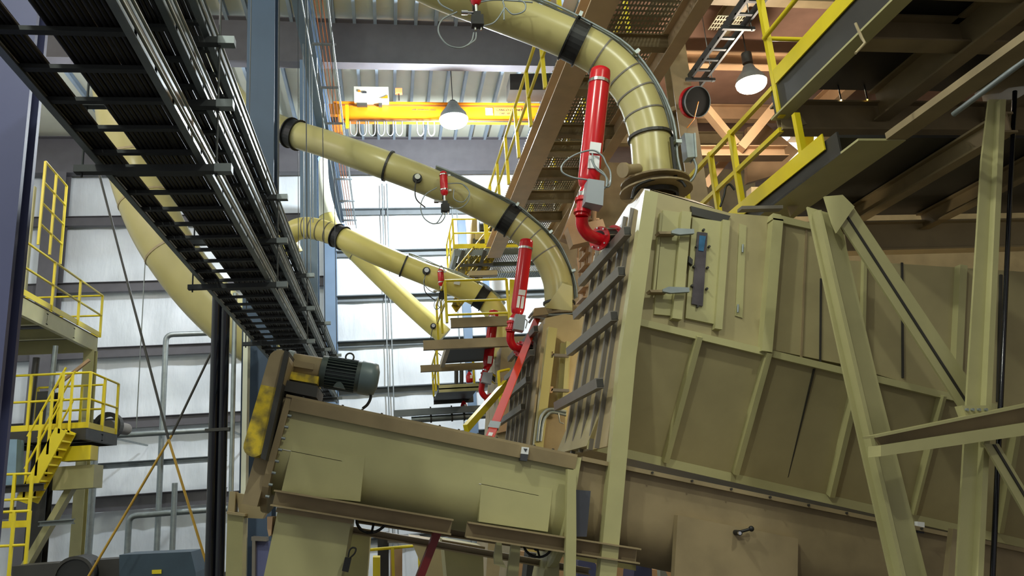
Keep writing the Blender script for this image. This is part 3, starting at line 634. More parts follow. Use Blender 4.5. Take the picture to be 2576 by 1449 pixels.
big_bottle('farthest red suppression bottle, dark and partly behind the beams', (1243, 782), (1226, 925), 14.7, 25,
    [(1221, 932, 0), (1214, 962, 0), (1211, 982, 0.05), (1218, 996, 0.1), (1231, 1004, 0.2)], [(1230, 1003, 0.2), (1246, 998, 0.35)],
    [(1217, 935), (1240, 938), (1236, 966), (1211, 961)], [[[(1228, 895), (1239, 896), (1236, 915), (1226, 914)]]],
    [[(1236, 955), (1248, 965), (1262, 960)]], 1)
# ================================================================== MACHINES, CONVEYOR, NEAREST HOOD
YA = 6.3
def px_world(quads): return [P(*q) for q in quads]
# screw conveyor: local frame from its top edge
O_ = P(737, 1003, YA); E_ = P(2576, 1385, YA); AX = (E_-O_).normalized(); NN = V((0, 1, 0)); DN = AX.cross(NN); DN = DN if DN.z < 0 else -DN
def S(s, w, t): return O_+AX*s+NN*w+DN*t     # s along the trough, w depth, t down
def sOf(x, y): v = P(x, y, YA)-O_; return v.dot(AX)
s_fl = sOf(1452, 1126)
RW = 0.36
def trough(s0, s1, t0, depth, mb, n_=14, w0=0.0, w1=0.72):
    prof = [(w0, t0)]; c = (w0+w1)/2; r = (w1-w0)/2
    for k in range(n_+1): a = math.pi*k/n_; prof.append((c-r*math.cos(a), depth+r*math.sin(a)))
    prof.append((w1, t0)); m = len(prof)
    vs = [S(s0, w, t) for w, t in prof]+[S(s1, w, t) for w, t in prof]
    mb.add(vs, [(i, i+1, m+i+1, m+i) for i in range(m-1)], True); mb.add([vs[i] for i in range(m)], [tuple(range(m))]); mb.add([vs[m+i] for i in range(m)], [tuple(range(m))])
    mb.add([vs[0], vs[m-1], vs[m], vs[2*m-1]], [(0, 1, 3, 2)])
    return mb
t = thing('screw_conveyor', 'large inclined beige screw conveyor trough across the bottom centre', 'conveyor', S(0.5, 0.36, 0.9))
trough(0.0, s_fl, 0.02, 0.40, MB()).build('trough', beige, t)
MB().prism([S(-0.05, -0.06, -0.02), S(s_fl, -0.06, -0.02), S(s_fl, -0.06, 0.0), S(-0.05, -0.06, 0.0)], NN*0.84).build('cover', dirty, t)
MB().prism([S(0.0, -0.065, 0.0), S(s_fl, -0.065, 0.0), S(s_fl, -0.05, 0.10), S(0.0, -0.05, 0.10)], NN*0.012).build('cover_lip', dirty, t)
[MB().tube(S(0.08+k*0.16, -0.03, -0.03), S(0.08+k*0.16, -0.03, -0.018), 0.01, 6).build('cover_bolt', darkst, t) for k in range(int(s_fl/0.16))]
pr = [(-0.05, 0), (0.77, 0), (0.77, 0.5)]+[(0.36+0.41*math.cos(a), 0.5+0.41*math.sin(a)) for a in [math.pi*k/12 for k in range(13)]]
def endplate(s0, th): return MB().prism([S(s0, w, q) for w, q in pr], AX*th)
endplate(-0.05, 0.05).build('end_flange', dirty, t); 
for k in range(9): pass
[MB().tube(S(0.0, -0.035, 0.05+0.09*k), S(0.03, -0.035, 0.05+0.09*k), 0.012, 6).build('flange_bolt', galvd, t) for k in range(9)]
MB().prism([S(-0.17, 0.03, 0.0), S(-0.05, 0.03, 0.0), S(-0.05, 0.03, 0.86), S(-0.17, 0.03, 0.86)], NN*0.66).build('bearing_housing', dirty, t)
endplate(s_fl-0.012, 0.05).build('joint_flange', beige, t)
p = P(1321, 1143, YA-0.003)
MB().pp([(1313, 1124), (1331, 1126), (1329, 1143), (1311, 1141)], YA-0.085, YA).build('danger_label', label, t)
MB().pp([(1311, 1141), (1329, 1143), (1326, 1160), (1309, 1158)], YA-0.085, YA).build('label_text_panel', ink, t)
MB().pp([(1317, 1128), (1327, 1129), (1322, 1137)], YA-0.09, YA-0.085).build('label_pictogram', ink, t)
MB().prism([S(0.02, -0.004, 0.40), S(0.5, -0.004, 0.40), S(0.5, -0.004, 0.404), S(0.02, -0.004, 0.404)], NN*0.01).build('seam_bead', label, t)
s_b = sOf(1210, 1190)
MB().prism([S(s_b, -0.004, 0.36), S(s_b+0.5, -0.004, 0.36), S(s_b+0.5, -0.004, 0.364), S(s_b, -0.004, 0.364)], NN*0.01).build('seam_bead', label, t)
# discharge boxes below the trough (flat faces hanging from the seam)
def dbox(x0, x1, y0a, y0b, yba, ybb, nm):
    return MB().prism([P(x0, y0a, YA-0.004), P(x1, y0b, YA-0.004), P(x1-12, ybb, YA-0.004), P(x0-28 if x0 < 800 else x0-8, yba, YA-0.004)], NN*0.7).build(nm, beige, t)
dbox(735, 918, 1121, 1150, 1240, 1262, 'discharge_box'); dbox(1212, 1390, 1200, 1232, 1312, 1338, 'discharge_box')
# drive guard, gear motor
t = thing('chain_guard', 'long rounded chain guard, dusty grey above and chipped yellow below', 'guard', P(640, 1150, YA))
def guard_prof(a, b, r):
    d = (b-a).normalized(); n_ = V((d.z, 0, -d.x)); pts = []
    for k in range(9): an = math.pi*k/8; pts.append(a+n_*(r*math.cos(an))-d*(r*math.sin(an)))
    for k in range(9): an = math.pi*k/8; pts.append(b-n_*(r*math.cos(an))+d*(r*math.sin(an)))
    return pts
ga, gb = P(702, 905, YA-0.15), P(640, 1122, YA-0.15); gm = ga.lerp(gb, 0.32)
gd = (gb-ga).normalized(); gn = V((gd.z, 0, -gd.x)); 
def guard_half(a, b, capa, r, nm, m):
    pts = guard_prof(a, b, r); 
    if capa: pts = pts[:9]+[b-gn*r, b+gn*r]
    else: pts = [a+gn*r, a-gn*r]+pts[9:]
    # the guard is broad in depth: its narrow edge faces the camera
    return MB().prism(pts, V((-0.0, 0.62, 0))).build(nm, m, t)
guard_half(ga, gm, True, 0.082, 'upper_guard', dirty); guard_half(gm, gb, False, 0.082, 'lower_guard', yeld)
MB().prism([P(716, 880, YA-0.19), P(728, 885, YA-0.19), P(668, 1158, YA-0.19), P(655, 1152, YA-0.19)], NN*0.7).build('guard_back_plate', darkst, t)
t = thing('gearmotor', 'dusty finned electric gearmotor mounted on top of the screw conveyor', 'motor', P(800, 985, YA+0.2))
YM = YA+0.25
g0, g1 = P(712, 915, YM), P(808, 934, YM); m0, m1 = P(808, 934, YM), P(905, 949, YM); mx = (m1-m0).normalized(); m2 = m1+mx*0.13
MB().path([g0, g0.lerp(g1, 0.1), g0.lerp(g1, 0.12), g1], 1, 26, radii=[0.095, 0.095, 0.105, 0.115]).build('gearbox', dirty, t)
MB().ring(g0.lerp(g1, 0.18), mx, 0.10, 0.05, 0.025).build('gearbox_band', galvd, t)
mbody = MB().tube(m0, m0+mx*0.05, 0.135, 26).tube(m1-mx*0.03, m1+mx*0.01, 0.135, 26).tube(m0, m1, 0.112, 26).build('motor_body', motor, t)
mb = MB(); d_, x_, y_ = frame(mx, UP)
for k in range(30):
    a = 2*math.pi*k/30; e = x_*math.cos(a)+y_*math.sin(a); mb.bar(m0+mx*0.05+e*0.122, m1-mx*0.03+e*0.122, 0.006, 0.034, up=e)
mb.build('cooling_fins', motor, mbody)
fanc = MB().path([m1+mx*0.005, m1+mx*0.09, m2+mx*0.01, m2+mx*0.03], 1, 28, radii=[0.145, 0.145, 0.13, 0.07]).build('fan_cover', motorc, t)
mb = MB(); [mb.ring(m2+mx*0.012*(k % 2), mx, 0.03+0.02*k, 0.012, 0.006) for k in range(4)]; mb.build('fan_grille', motor, fanc)
MB().path([m0.lerp(m1, 0.75)+V((0, 0, 0.125))+V((0.035*math.sin(a), 0, 0.035-0.035*math.cos(a))) for a in [k*math.pi/6 for k in range(12)]], 0.008, 6, closed=True).build('lifting_eye', darkst, t)
MB().pp([(690, 950), (800, 972), (796, 1000), (690, 978)], YA-0.02, YA+0.5).build('motor_base', darkst, t)
MB().pp([(708, 930), (802, 947), (798, 966), (706, 950)], YM-0.17, YM+0.15).build('yellow_mount', yeld, t)
MB().pp([(722, 903), (790, 915), (788, 930), (718, 918)], YM-0.125, YM-0.05).build('gearbox_rib', dirty, t)
MB().pp([(838, 972), (868, 978), (862, 966), (856, 960), (846, 962)], YM-0.17, YM-0.12).build('motor_foot', motor, t)
MB().path(catmull([P(932, 985, YM), P(932, 1002, YM), P(924, 1018, YM), P(912, 1028, YM)], 5), 0.012, 8).build('motor_cable', blackm, t)
# lower flange channels and hoppers under the conveyor
YB = YA-0.02
def chan_px(name, lab, a, b, Y, h, w, mat, cat, group=None, flip=1):
    return tag(MB().Cc(P(*a, Y), P(*b, Y), h, w, 0.012, flip=flip).build(name, mat), lab, cat, group)
G5 = 'channels under the screw conveyor'
chan_px('support_channel', 'long brown channel under the left discharge box', (690, 1252), (1135, 1325), YB, 0.12, 0.12, dirty, 'channel', G5)
chan_px('support_channel', 'brown channel with dark open end under the right discharge box', (1172, 1331), (1600, 1397), YB, 0.12, 0.12, dirty, 'channel', G5)
chan_px('support_channel', 'rear light-edged channel seen between the two front channels', (900, 1305), (1610, 1412), YA+0.65, 0.07, 0.08, dirty, 'channel', G5)
chan_px('support_channel', 'lower rear channel with bright top flange', (700, 1300), (1480, 1437), YA+0.75, 0.06, 0.08, beige2, 'channel', G5)
def hopper(lab, q, Y0, Y1, mat=beige, extra=None):
    t = thing('feed_hopper', lab, 'hopper', P(q[2][0], q[2][1], Y0), 'hoppers under the screw conveyor')
    MB().pp(q, Y0, Y1).build('hopper_body', mat, t)
    a, b = P(q[0][0]-4, q[0][1]+4, Y0-0.02), P(q[1][0]+4, q[1][1]+4, Y0-0.02); MB().bar(a, b, 0.05, 0.035).build('hopper_flange', dirty, t); return t
hopper('wide beige hopper hanging under the left channel', [(700, 1278), (884, 1308), (866, 1420), (830, 1560), (640, 1560)], YA+0.02, YA+0.68)
hopper('beige flared hopper under the right discharge box', [(1115, 1358), (1215, 1376), (1220, 1560), (1135, 1560)], YA+1.4, YA+2.0)
hopper('narrow beige hopper right of the handwheel', [(880, 1330), (932, 1338), (915, 1560), (850, 1560)], YA+1.1, YA+1.6)
hopper('cone shaped beige hopper in the gap behind the red brace', [(1030, 1350), (1110, 1362), (1125, 1460), (1098, 1560), (1068, 1440)], YA+2.6, YA+3.2, beige2)
tag(MB().pp([(1385, 1362), (1408, 1365), (1405, 1560), (1345, 1560)], YA+0.4, YA+0.9).build('chute_upright', beige), 'beige sloping leg left of the thin tapered plate', 'leg')
tag(MB().pp([(1250, 1360), (1262, 1362), (1264, 1410), (1275, 1430), (1245, 1420), (1243, 1400)], YA+0.1, YA+0.16).build('curved_plate', beige), 'small bent beige plate hanging under the right channel', 'bracket')
tag(MB().pp([(1288, 1365), (1310, 1368), (1296, 1560), (1260, 1560)], YA+0.25, YA+0.32).build('support_upright', beige), 'beige upright leg beside the bent plate', 'leg')
tag(MB().pp([(1428, 1180), (1449, 1183), (1450, 1350), (1447, 1560), (1420, 1560)], YA-0.17, YA-0.10).build('tapered_plate', beige), 'thin tapered green-beige plate in front of the conveyor joint', 'plate')
tag(MB().pp([(1447, 1232), (1486, 1235), (1476, 1350), (1450, 1350)], YA-0.08, YA-0.02).build('dark_cover_plate', paint('dark_slate_paint', (72, 74, 84), 0.5)), 'dark slate plate on the conveyor just right of the joint', 'plate')
def handwheel(lab, x, y, Y, r, tilt):
    c = P(x, y, Y); ax = V(tilt).normalized(); t = thing('valve_handwheel', lab, 'handwheel', c, 'black valve handwheels'); _, a, b = frame(ax, UP)
    MB().path([c+a*r*math.cos(k*math.pi/12)+b*r*math.sin(k*math.pi/12) for k in range(24)], r*0.09, 8, closed=True).build('rim', blackm, t)
    for k in range(3): an = k*2.1+0.5; MB().tube(c+ax*0.05, c+a*r*math.cos(an)+b*r*math.sin(an), r*0.08, 8).build('spoke', blackm, t)
    MB().tube(c+ax*0.09, c-ax*0.12, r*0.16, 10).build('hub', blackm, t)
handwheel('black handwheel behind the long brown channel', 938, 1300, YA+0.25, 0.135, (0.25, -0.8, -0.35))
handwheel('black handwheel partly seen left of the thin tapered plate', 1352, 1368, YA+0.3, 0.12, (-0.3, -0.8, -0.35))
t = thing('cable_plug', 'black plug with a looped cable hanging beside the left hopper', 'plug', P(875, 1430, YA-0.02))
MB().pp([(868, 1402), (884, 1405), (876, 1440), (860, 1436)], YA-0.06, YA-0.02).build('plug_body', blackm, t)
MB().path(catmull([P(x, y, YA-0.04) for x, y in ((880, 1404), (892, 1392), (895, 1380), (886, 1378), (879, 1386), (876, 1402))], 5), 0.007, 6).build('cable_loop', blackm, t)
t = thing('beige_support_frame', 'beige bracket and post left of the conveyor drive, on the slate column', 'frame', P(590, 1449, 7.6))
MB().pp([(578, 1236), (592, 1237), (590, 1292), (572, 1290)], 7.55, 7.7).pp([(592, 1240), (690, 1254), (660, 1305), (604, 1302)], 7.6, 7.75).build('bracket_beam', beige2, t)
MB().pp([(572, 1290), (612, 1296), (606, 1560), (564, 1560)], 7.5, 7.7).build('post', beige, t); MB().pp([(570, 1286), (616, 1293), (616, 1299), (570, 1293)], 7.47, 7.75).build('cap_plate', beige2, t)
t = thing('steel_door_frame', 'grey door frame low on the slate column behind the conveyor', 'door frame', P(640, 1449, 10.9))
MB().pp([(632, 1350), (670, 1352), (670, 1362), (632, 1360)], 10.6, 10.8).pp([(634, 1360), (642, 1360), (640, 1560), (632, 1560)], 10.6, 10.8).build('frame', stiff, t)
MB().pp([(642, 1362), (680, 1362), (680, 1560), (640, 1560)], 10.7, 10.8).build('door_leaf', lav, t)
tag(MB().pp([(672, 1300), (686, 1300), (682, 1345), (676, 1350), (672, 1330)], 6.3, 6.5).build('tan_gusset', rust), 'small lit tan gusset between the drive and the left hopper', 'gusset')

# ---------------------------------------------------------------- conveyor continuing to the right under the hood
s_e = 7.0
t = thing('hood_trough', 'long shaded trough section running right beneath the nearest hood', 'trough', S(s_fl+1.5, 0.36, 1.0))
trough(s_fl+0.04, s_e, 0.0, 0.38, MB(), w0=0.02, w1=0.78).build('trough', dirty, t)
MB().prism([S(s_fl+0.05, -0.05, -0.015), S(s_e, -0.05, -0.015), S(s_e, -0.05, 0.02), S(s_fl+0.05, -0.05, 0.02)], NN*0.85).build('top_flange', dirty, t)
[MB().tube(S(s_fl+0.3+k*0.35, -0.055, 0.0), S(s_fl+0.3+k*0.35, -0.075, 0.0), 0.01, 6).build('flange_bolt', darkst, t) for k in range(9)]
MB().pp([(1705, 1296), (2008, 1355), (2005, 1560), (1690, 1560)], YA-0.06, YA+0.02).build('side_shield', dirty, t)
a, b = P(1855, 1340, YA-0.1), P(1890, 1330, YA-0.12)
MB().tube(a+V((0, 0.05, 0)), a-V((0, 0.05, 0)), 0.022, 10).tube(a, b, 0.012, 8).sphere(b, 0.024, 10).build('latch_handle', blackm, t)
MB().tube(a-V((0.01, 0.05, 0)), a-V((0.01, 0.07, 0)), 0.014, 10).build('latch_bolt', chrome, t)
MB().pp([(2308, 1312), (2326, 1314), (2326, 1327), (2308, 1325)], YA-0.02, YA+0.02).build('label_plate', label, t)
MB().pp([(2308, 1327), (2326, 1329), (2325, 1342), (2308, 1340)], YA-0.02, YA+0.02).build('label_text_panel', ink, t)
mb = MB(); [mb.tube(P(1628+k*11, 1412+k*1.8, YA+0.3), P(1628+k*11, 1423+k*1.8, YA+0.3), 0.008, 6) for k in range(8)]; mb.build('row_of_bolts', darkst, t)
for x, y in ((1680, 1150),): pass

# ---------------------------------------------------------------- nearest hood
YH0, YH1 = 6.42, 8.3
t = thing('dust_hood', 'huge beige plate hood filling the right side, with access doors and ribs', 'hood', P(2000, 1200, 7.2))
front = [(1634, 478), (1836, 536), (1945, 545), (2060, 566), (2125, 590), (2135, 655), (2900, 705), (2900, 1125), (2440, 1010), (2115, 915), (1605, 812)]
MB().pp(front, YH0, YH1).build('upper_casing', hoodm, t)
BT = 6.95
lowq = [P(1605, 812, YH0), P(2900, 1125, YH0), P(2900, 1442, BT), P(1475, 1122, BT)]
MB().prism(lowq, V((0, YH1-BT, 0))).build('sloped_lower_casing', hoodm, t)
def frib(x0, y0, x1, y1, w, Y=YH0, d=0.06, mat=beige, nm='rib'): 
    MB().pp([(x0-w/2, y0), (x0+w/2, y0+w*0.15), (x1+w/2, y1+w*0.15), (x1-w/2, y1)], Y-d, Y).build(nm, mat, t)
MB().prism([P(1606, 800, YH0-0.05), P(2900, 1111, YH0-0.05), P(2900, 1128, YH0-0.05), P(1604, 817, YH0-0.05)], NN*0.05).build('waist_flange', beige, t)
frib(1958, 548, 1930, 882, 26, d=0.10); frib(2030, 562, 2016, 900, 5, d=0.012, mat=dirty, nm='seam'); frib(2066, 700, 2064, 910, 4, d=0.012, mat=darkst, nm='seam')
frib(2178, 640, 2172, 930, 8, d=0.05); frib(2270, 660, 2272, 950, 5, d=0.012, mat=darkst, nm='seam'); frib(2425, 665, 2410, 990, 18, d=0.08); frib(2520, 690, 2512, 1010, 6, d=0.02, mat=darkst, nm='seam')
MB().pp([(1945, 536), (1965, 540), (1972, 556), (1942, 552)], YH0-0.1, YH0).build('rib_cap', beige, t)
MB().pp([(1966, 542), (2062, 566), (2050, 578), (1966, 560)], YH0-0.04, YH0).build('top_flange_strip', beige, t)
# dark shadow-gap hatch under the roof edge and hinged access door
MB().pp([(1738, 518), (1838, 543), (1826, 562), (1742, 540)], YH0-0.03, YH0).build('dark_top_slot', darkst, t)
MB().pp([(1742, 546), (1834, 560), (1812, 818), (1725, 800)], YH0-0.035, YH0).build('access_door', beige, t); door = bpy.data.objects[[o.name for o in t.children if o.name.startswith('access_door')][0]]
frib(1828, 552, 1808, 826, 18, d=0.075, nm='door_edge'); frib(1728, 530, 1704, 800, 24, d=0.09, nm='door_edge'); 
MB().pp([(1668, 528), (1712, 534), (1697, 795), (1646, 790)], YH0-0.03, YH0).build('side_door', beige, t)
frib(1664, 535, 1645, 740, 6, d=0.05, nm='side_door_edge')
MB().pp([(1860, 562), (1878, 568), (1868, 800), (1850, 794)], YH0-0.012, YH0).build('thin_panel', beige, t)
MB().pp([(1755, 583), (1780, 586), (1768, 770), (1740, 764)], YH0-0.055, YH0-0.03).build('sight_glass', glass, door)
MB().pp([(1760, 592), (1776, 594), (1770, 632), (1757, 630)], YH0-0.062, YH0-0.05).build('blue_film', glassb, door)
for x, y in ((1768, 580), (1782, 622), (1778, 675), (1776, 728), (1753, 772), (1750, 622), (1744, 672), (1739, 720)): MB().bolts([P(x, y, YH0-0.04)], (0, -1, 0), 0.012, 0.03).build('bolt', darkst, door)
for (x0, y0, x1, y1) in ((1690, 580, 1746, 586), (1668, 727, 1734, 731)):
    MB().pp([(x0, y0), (x0+14, y0-6), (x1, y0-4), (x1+1, y0+7), (x0+20, y0+10), (x0, y0+6)], YH0-0.16, YH0-0.12).build('door_latch_arm', galvd, t)
    MB().pp([(x0-34, y0+2), (x0+12, y0+2), (x0+12, y0+8), (x0-30, y0+8)], YH0-0.14, YH0-0.04).build('latch_bar', dirty, t)
for x, y in ((1869, 625), (1857, 776)): MB().tube(P(x, y-10, YH0-0.03), P(x-1, y+10, YH0-0.03), 0.01, 8).build('hinge_pin', galvd, t)
for (x, y) in ((1738, 655),): MB().pp([(x-5, y-12), (x+5, y-2), (x+4, y+12), (x-6, y+4)], YH0-0.08, YH0-0.035).build('door_wedge', darkst, t)
# ribs on the sloped lower casing
def srib(xa, ya, xb, yb, w, nm='sloped_rib', m=beige, h=0.10):
    a, b = P(xa, ya, YH0), P(xb, yb, BT); MB().bar(a-V((0, h/2, 0)), b-V((0, h/2, 0)), w, h, up=BK).build(nm, m, t)
srib(1752, 848, 1668, 1160, 0.05); srib(1925, 888, 1842, 1190, 0.05); srib(2048, 920, 1975, 1215, 0.008, 'seam', darkst, 0.03); srib(2150, 950, 2080, 1246, 0.05); srib(2360, 995, 2285, 1290, 0.03); srib(2250, 968, 2225, 1060, 0.012, 'seam', darkst, 0.03); srib(2550, 1045, 2500, 1335, 0.05)
MB().prism([P(1480, 1108, BT-0.03), P(2900, 1430, BT-0.03), P(2900, 1452, BT-0.03), P(1478, 1130, BT-0.03)], NN*0.03).build('bottom_flange', beige, t)
# pyramid roof of the hood up to the duct collar
q = [P(1636, 476, YH0), P(1800, 524, YH0), V(P(1800, 524, YH0))+V((0, 1.85, 0)), V(P(1636, 476, YH0))+V((0, 1.85, 0))]
pc, pd = along(c1, 0.999); pc = pc+pd*0.2; top = [pc+V((-0.27, -0.27, 0.03)), pc+V((0.27, -0.27, -0.1)), pc+V((0.27, 0.27, -0.1)), pc+V((-0.27, 0.27, 0.03))]
MB().add(q+top, [(0, 1, 5, 4), (1, 2, 6, 5), (2, 3, 7, 6), (3, 0, 4, 7), (4, 5, 6, 7)]).build('pyramid_roof', dirty, t)
# end face of the hood and its grey stiffeners
ef = [P(1628, 500, YH0+0.02), P(1540, 1122, YH0+0.02)]
MB().add([ef[0]-V((0.05, 0, 0)), ef[1]-V((0.05, 0, 0)), ef[1]-V((0.05, -1.8, 0)), ef[0]-V((0.05, -1.8, 0)), ef[0], ef[1], ef[1]+V((0, 1.8, 0)), ef[0]+V((0, 1.8, 0))], [(0, 1, 2, 3), (0, 1, 5, 4), (1, 2, 6, 5), (2, 3, 7, 6), (3, 0, 4, 7)]).build('end_plate', beige2, t)
for (x, y) in ((1600, 580), (1586, 681), (1568, 793), (1533, 962)):
    a = P(x, y, YH0); MB().Cc(a-V((0.12, 0, 0)), a-V((0.12, -1.8, 0)), 0.09, 0.07, 0.01).build('stiffener', stiff, t)
    MB().box(a-V((0.085, 0.0, 0)), 0.06, 0.01, 0.07).build('stiffener_end', darkst, t)
for d_, w_ in ((0.25, 0.02), (0.5, 0.05), (0.85, 0.02), (1.2, 0.05), (1.55, 0.02)):
    MB().bar(ef[0]+V((-0.07, d_, 0)), ef[1]+V((-0.07, d_, 0)), w_, 0.04, up=XR).build('upright_stiffener', stiff, t)
MB().prism([P(1636, 480, YH0+0.06), P(1572, 548, YH0+0.9), P(1580, 560, YH0+0.9), P(1630, 560, YH0+0.06)], V((0.02, 0, 0.01))).build('end_roof_plate', dirty, t)
t2 = MB().pp([(1622, 478), (1656, 486), (1612, 812), (1600, 900), (1541, 1560), (1498, 1560), (1560, 900)], YH0-0.22, YH0-0.1).build('hood_post', beige)
tag(t2, 'long plain beige post standing at the front left corner of the nearest hood', 'post')

# ================================================================== SECOND AND THIRD HOODS
t = thing('dust_hood', 'second hood, lit pale tan, seen between the red ladder and the nearest hood', 'hood', P(1400, 1300, 11))
MB().pp([(1372, 800), (1420, 790), (1500, 800), (1560, 1560), (1300, 1560)], 10.6, 12.6).build('casing', beige2, t)
MB().pp([(1380, 822), (1402, 826), (1368, 1110), (1348, 1500), (1318, 1500), (1345, 1110)], 10.35, 10.5).build('corner_post', ductm, t)
MB().pp([(1412, 862), (1436, 866), (1424, 1080), (1398, 1078)], 10.52, 10.6).build('access_door', beige, t)
MB().pp([(1425, 858), (1434, 860), (1422, 1040), (1413, 1038)], 10.44, 10.52).build('door_edge', beige, t)
for y in (892, 980): MB().pp([(1388, y-3), (1432, y-1), (1432, y+6), (1386, y+4)], 10.35, 10.44).build('latch_bar', stiff, t); MB().pp([(1385, y-8), (1392, y-8), (1390, y+8), (1383, y+8)], 10.35, 10.5).build('latch_knob', rust, t)
MB().pp([(1356, 1062), (1366, 1040), (1384, 1032), (1422, 1040), (1420, 1500), (1330, 1500)], 10.45, 10.6).build('lower_panel', dirty, t)
mb = MB().path(catmull([P(x, y, 10.33) for x, y in ((1352, 1110), (1358, 1060), (1368, 1038), (1386, 1029), (1424, 1036))], 6), 0.022, 8); mb.build('bright_conduit', galv, t)
MB().path(catmull([P(x, y, 10.33) for x, y in ((1360, 1110), (1366, 1064), (1376, 1045), (1390, 1037), (1424, 1044))], 6), 0.022, 8).build('bright_conduit', galv, t)
MB().path([P(1405, 1040, 10.3), P(1408, 1062, 10.3), P(1418, 1066, 10.3)], 0.008, 6).build('hanging_wire', galv, t)
ef = [P(1372, 815, 10.6), P(1318, 1300, 10.6)]
mb = MB().prism([ef[0], ef[1], ef[1]+V((0, 2.6, 0)), ef[0]+V((0, 2.6, 0))], V((-0.03, 0, 0))); mb.build('end_plate', beige2, t)
for (x, y) in ((1350, 886), (1340, 953), (1328, 1022), (1360, 826)):
    a = P(x, y, 10.6); MB().Cc(a-V((0.10, 0, 0)), a-V((0.10, -2.6, 0)), 0.09, 0.07, 0.01).build('stiffener', stiff, t); MB().box(a-V((0.07, 0, 0)), 0.06, 0.01, 0.07).build('stiffener_end', darkst, t)
for d_ in (0.4, 0.8, 1.25, 1.7, 2.2): MB().bar(ef[0]+V((-0.06, d_, 0)), ef[1]+V((-0.06, d_, 0)), 0.05, 0.04, up=XR).build('upright_stiffener', stiff, t)
t = thing('dust_hood', 'third hood, small tan plate face far behind the leaning red ladder', 'hood', P(1270, 1300, 14.6))
MB().pp([(1262, 870), (1330, 880), (1330, 1560), (1215, 1560)], 14.5, 16.4).build('casing', beige2, t)
MB().pp([(1262, 950), (1300, 962), (1292, 1080), (1250, 1090)], 14.4, 14.5).build('side_panel', rust, t)
c = V((4.0, 9.4, 9.2)); t = thing('added_hood_lamp', 'added unseen lamp between the first and second hood, screened by the nearest hood', 'lamp', c)  # lamp added out of view to brighten the second hood
MB().path([c, c+V((0, 0, 0.12)), c+V((0, 0, 0.2))], 1, 16, radii=[0.16, 0.1, 0.04]).build('reflector', galvd, t); MB().sphere(c-V((0, 0, 0.0)), 0.07, 10).build('bulb', lampw, t); MB().tube(c+V((0, 0, 0.2)), (4.0, 9.4, 13.7), 0.01, 6).build('stem', darkst, t)
wl = bpy.data.lights.new('added_hood_light', 'POINT'); wl.energy = 110; wl.color = (1.0, 0.86, 0.6); wl.shadow_soft_size = 0.1
wo = bpy.data.objects.new('added_hood_light', wl); wo.location = c-V((0, 0, 0.15)); C.objects.link(wo)
# leaning orange ladder
t = thing('extension_ladder', 'orange fibreglass ladder leaning up beside the second hood, small labels on it', 'ladder', P(1225, 1090, 8.6))
a, b = P(1352, 800, 11.6), P(1228, 1110, 8.8); off = V((0.055, 0.38, 0.03))
MB().bar(a, b, 0.03, 0.10, up=XR).build('side_rail', orng, t); MB().bar(a+off, b+off, 0.03, 0.09, up=XR).build('side_rail', orng, t)
for k in range(11): p = a.lerp(b, (k+0.5)/11); MB().tube(p, p+off, 0.015, 8).build('rung', galv, t)
p = a.lerp(b, 0.885); q = a.lerp(b, 0.925); MB().bar(p, q, 0.035, 0.13, up=XR).build('rail_bracket', galv, t)
p = a.lerp(b, 0.955); q = a.lerp(b, 0.975); MB().bar(p, q, 0.036, 0.05, up=XR).build('rail_label', label, t)
tag(MB().bar(P(1272, 965, 13), P(1172, 1078, 11.5), 0.07, 0.12, up=UP).build('stair_stringer', yel), 'bright yellow stair stringer left of the orange ladder', 'stringer')
tag(MB().bar(P(1108, 1318, 6.15+0.6), P(1045, 1480, 6.7), 0.05, 0.065).build('red_brace', paint('dark_red_paint', (130, 26, 30), 0.35)), 'dark red brace crossing below the screw conveyor', 'brace')
railing('yellow railing right of the orange ladder, in front of the third hood', [P(1262, 1060, 13.6), P(1290, 1050, 13.9)], [1], hgt=0.9, toe=False)
# ================================================================== CENTRE PLATFORMS
G6 = 'beams of the centre platforms'
def hb(name, lab, x0, x1, y, Y, h, w, mat, cat='beam', group=G6, slope=-0.05):
    a, b = P(x0, y, Y), P(x1, y+slope*(x1-x0), Y); b.z = a.z
    return tag(MB().Cc(a, b, h, w, 0.014, flip=-1).build(name, mat), lab, cat, group), a, b
hb('platform_beam', 'short upper tan channel carrying the yellow railing', 1134, 1290, 812, 14.3, 0.19, 0.1, dirty)
hb('platform_beam', 'long tan channel sticking out left below the short one', 1065, 1352, 868, 13.6, 0.17, 0.12, dirty)
hb('platform_beam', 'dark lower channel under the black platform floor', 1058, 1225, 927, 16.2, 0.14, 0.12, dirty)
za = P(1140, 882, 13.7); zb_ = P(1120, 912, 15.9)
tag(MB().prism([P(1140, 862, 13.75), P(1255, 855, 13.75), V(P(1255, 855, 13.75))+V((0, 2.3, 0)), V(P(1140, 862, 13.75))+V((0, 2.3, 0))], V((0, 0, 0.03))).build('platform_floor', blackm), 'black floor plate seen from below between two tan channels', 'floor plate', G6)
tag(MB().bar(P(1128, 868, 13.9), P(1112, 918, 16.1), 0.08, 0.12).build('edge_angle', beige2), 'slanting tan edge angle left of the black floor plate', 'beam', G6)
zr = P(1200, 800, 14.3).z
xa, xb = P(1124, 806, 14.3).x, P(1280, 800, 14.3).x
railing('yellow railing in the centre with a broad flat right post', [(xa, 14.25, zr-0.08), (xb, 14.25, zr-0.08)], [1], hgt=0.84, toe=False, rails=(1.0, 0.5, 0.18))
railing('yellow side railing receding from the left end of the centre railing', [(xa, 14.3, zr-0.08), (xa-0.05, 16.2, zr-0.08)], [2], hgt=0.84, toe=False)
tag(MB().bar(P(1288, 830, 14.2), P(1290, 704, 14.2), 0.12, 0.05, up=BK).build('gate_post', yel), 'broad flat yellow gate post in the centre', 'post')
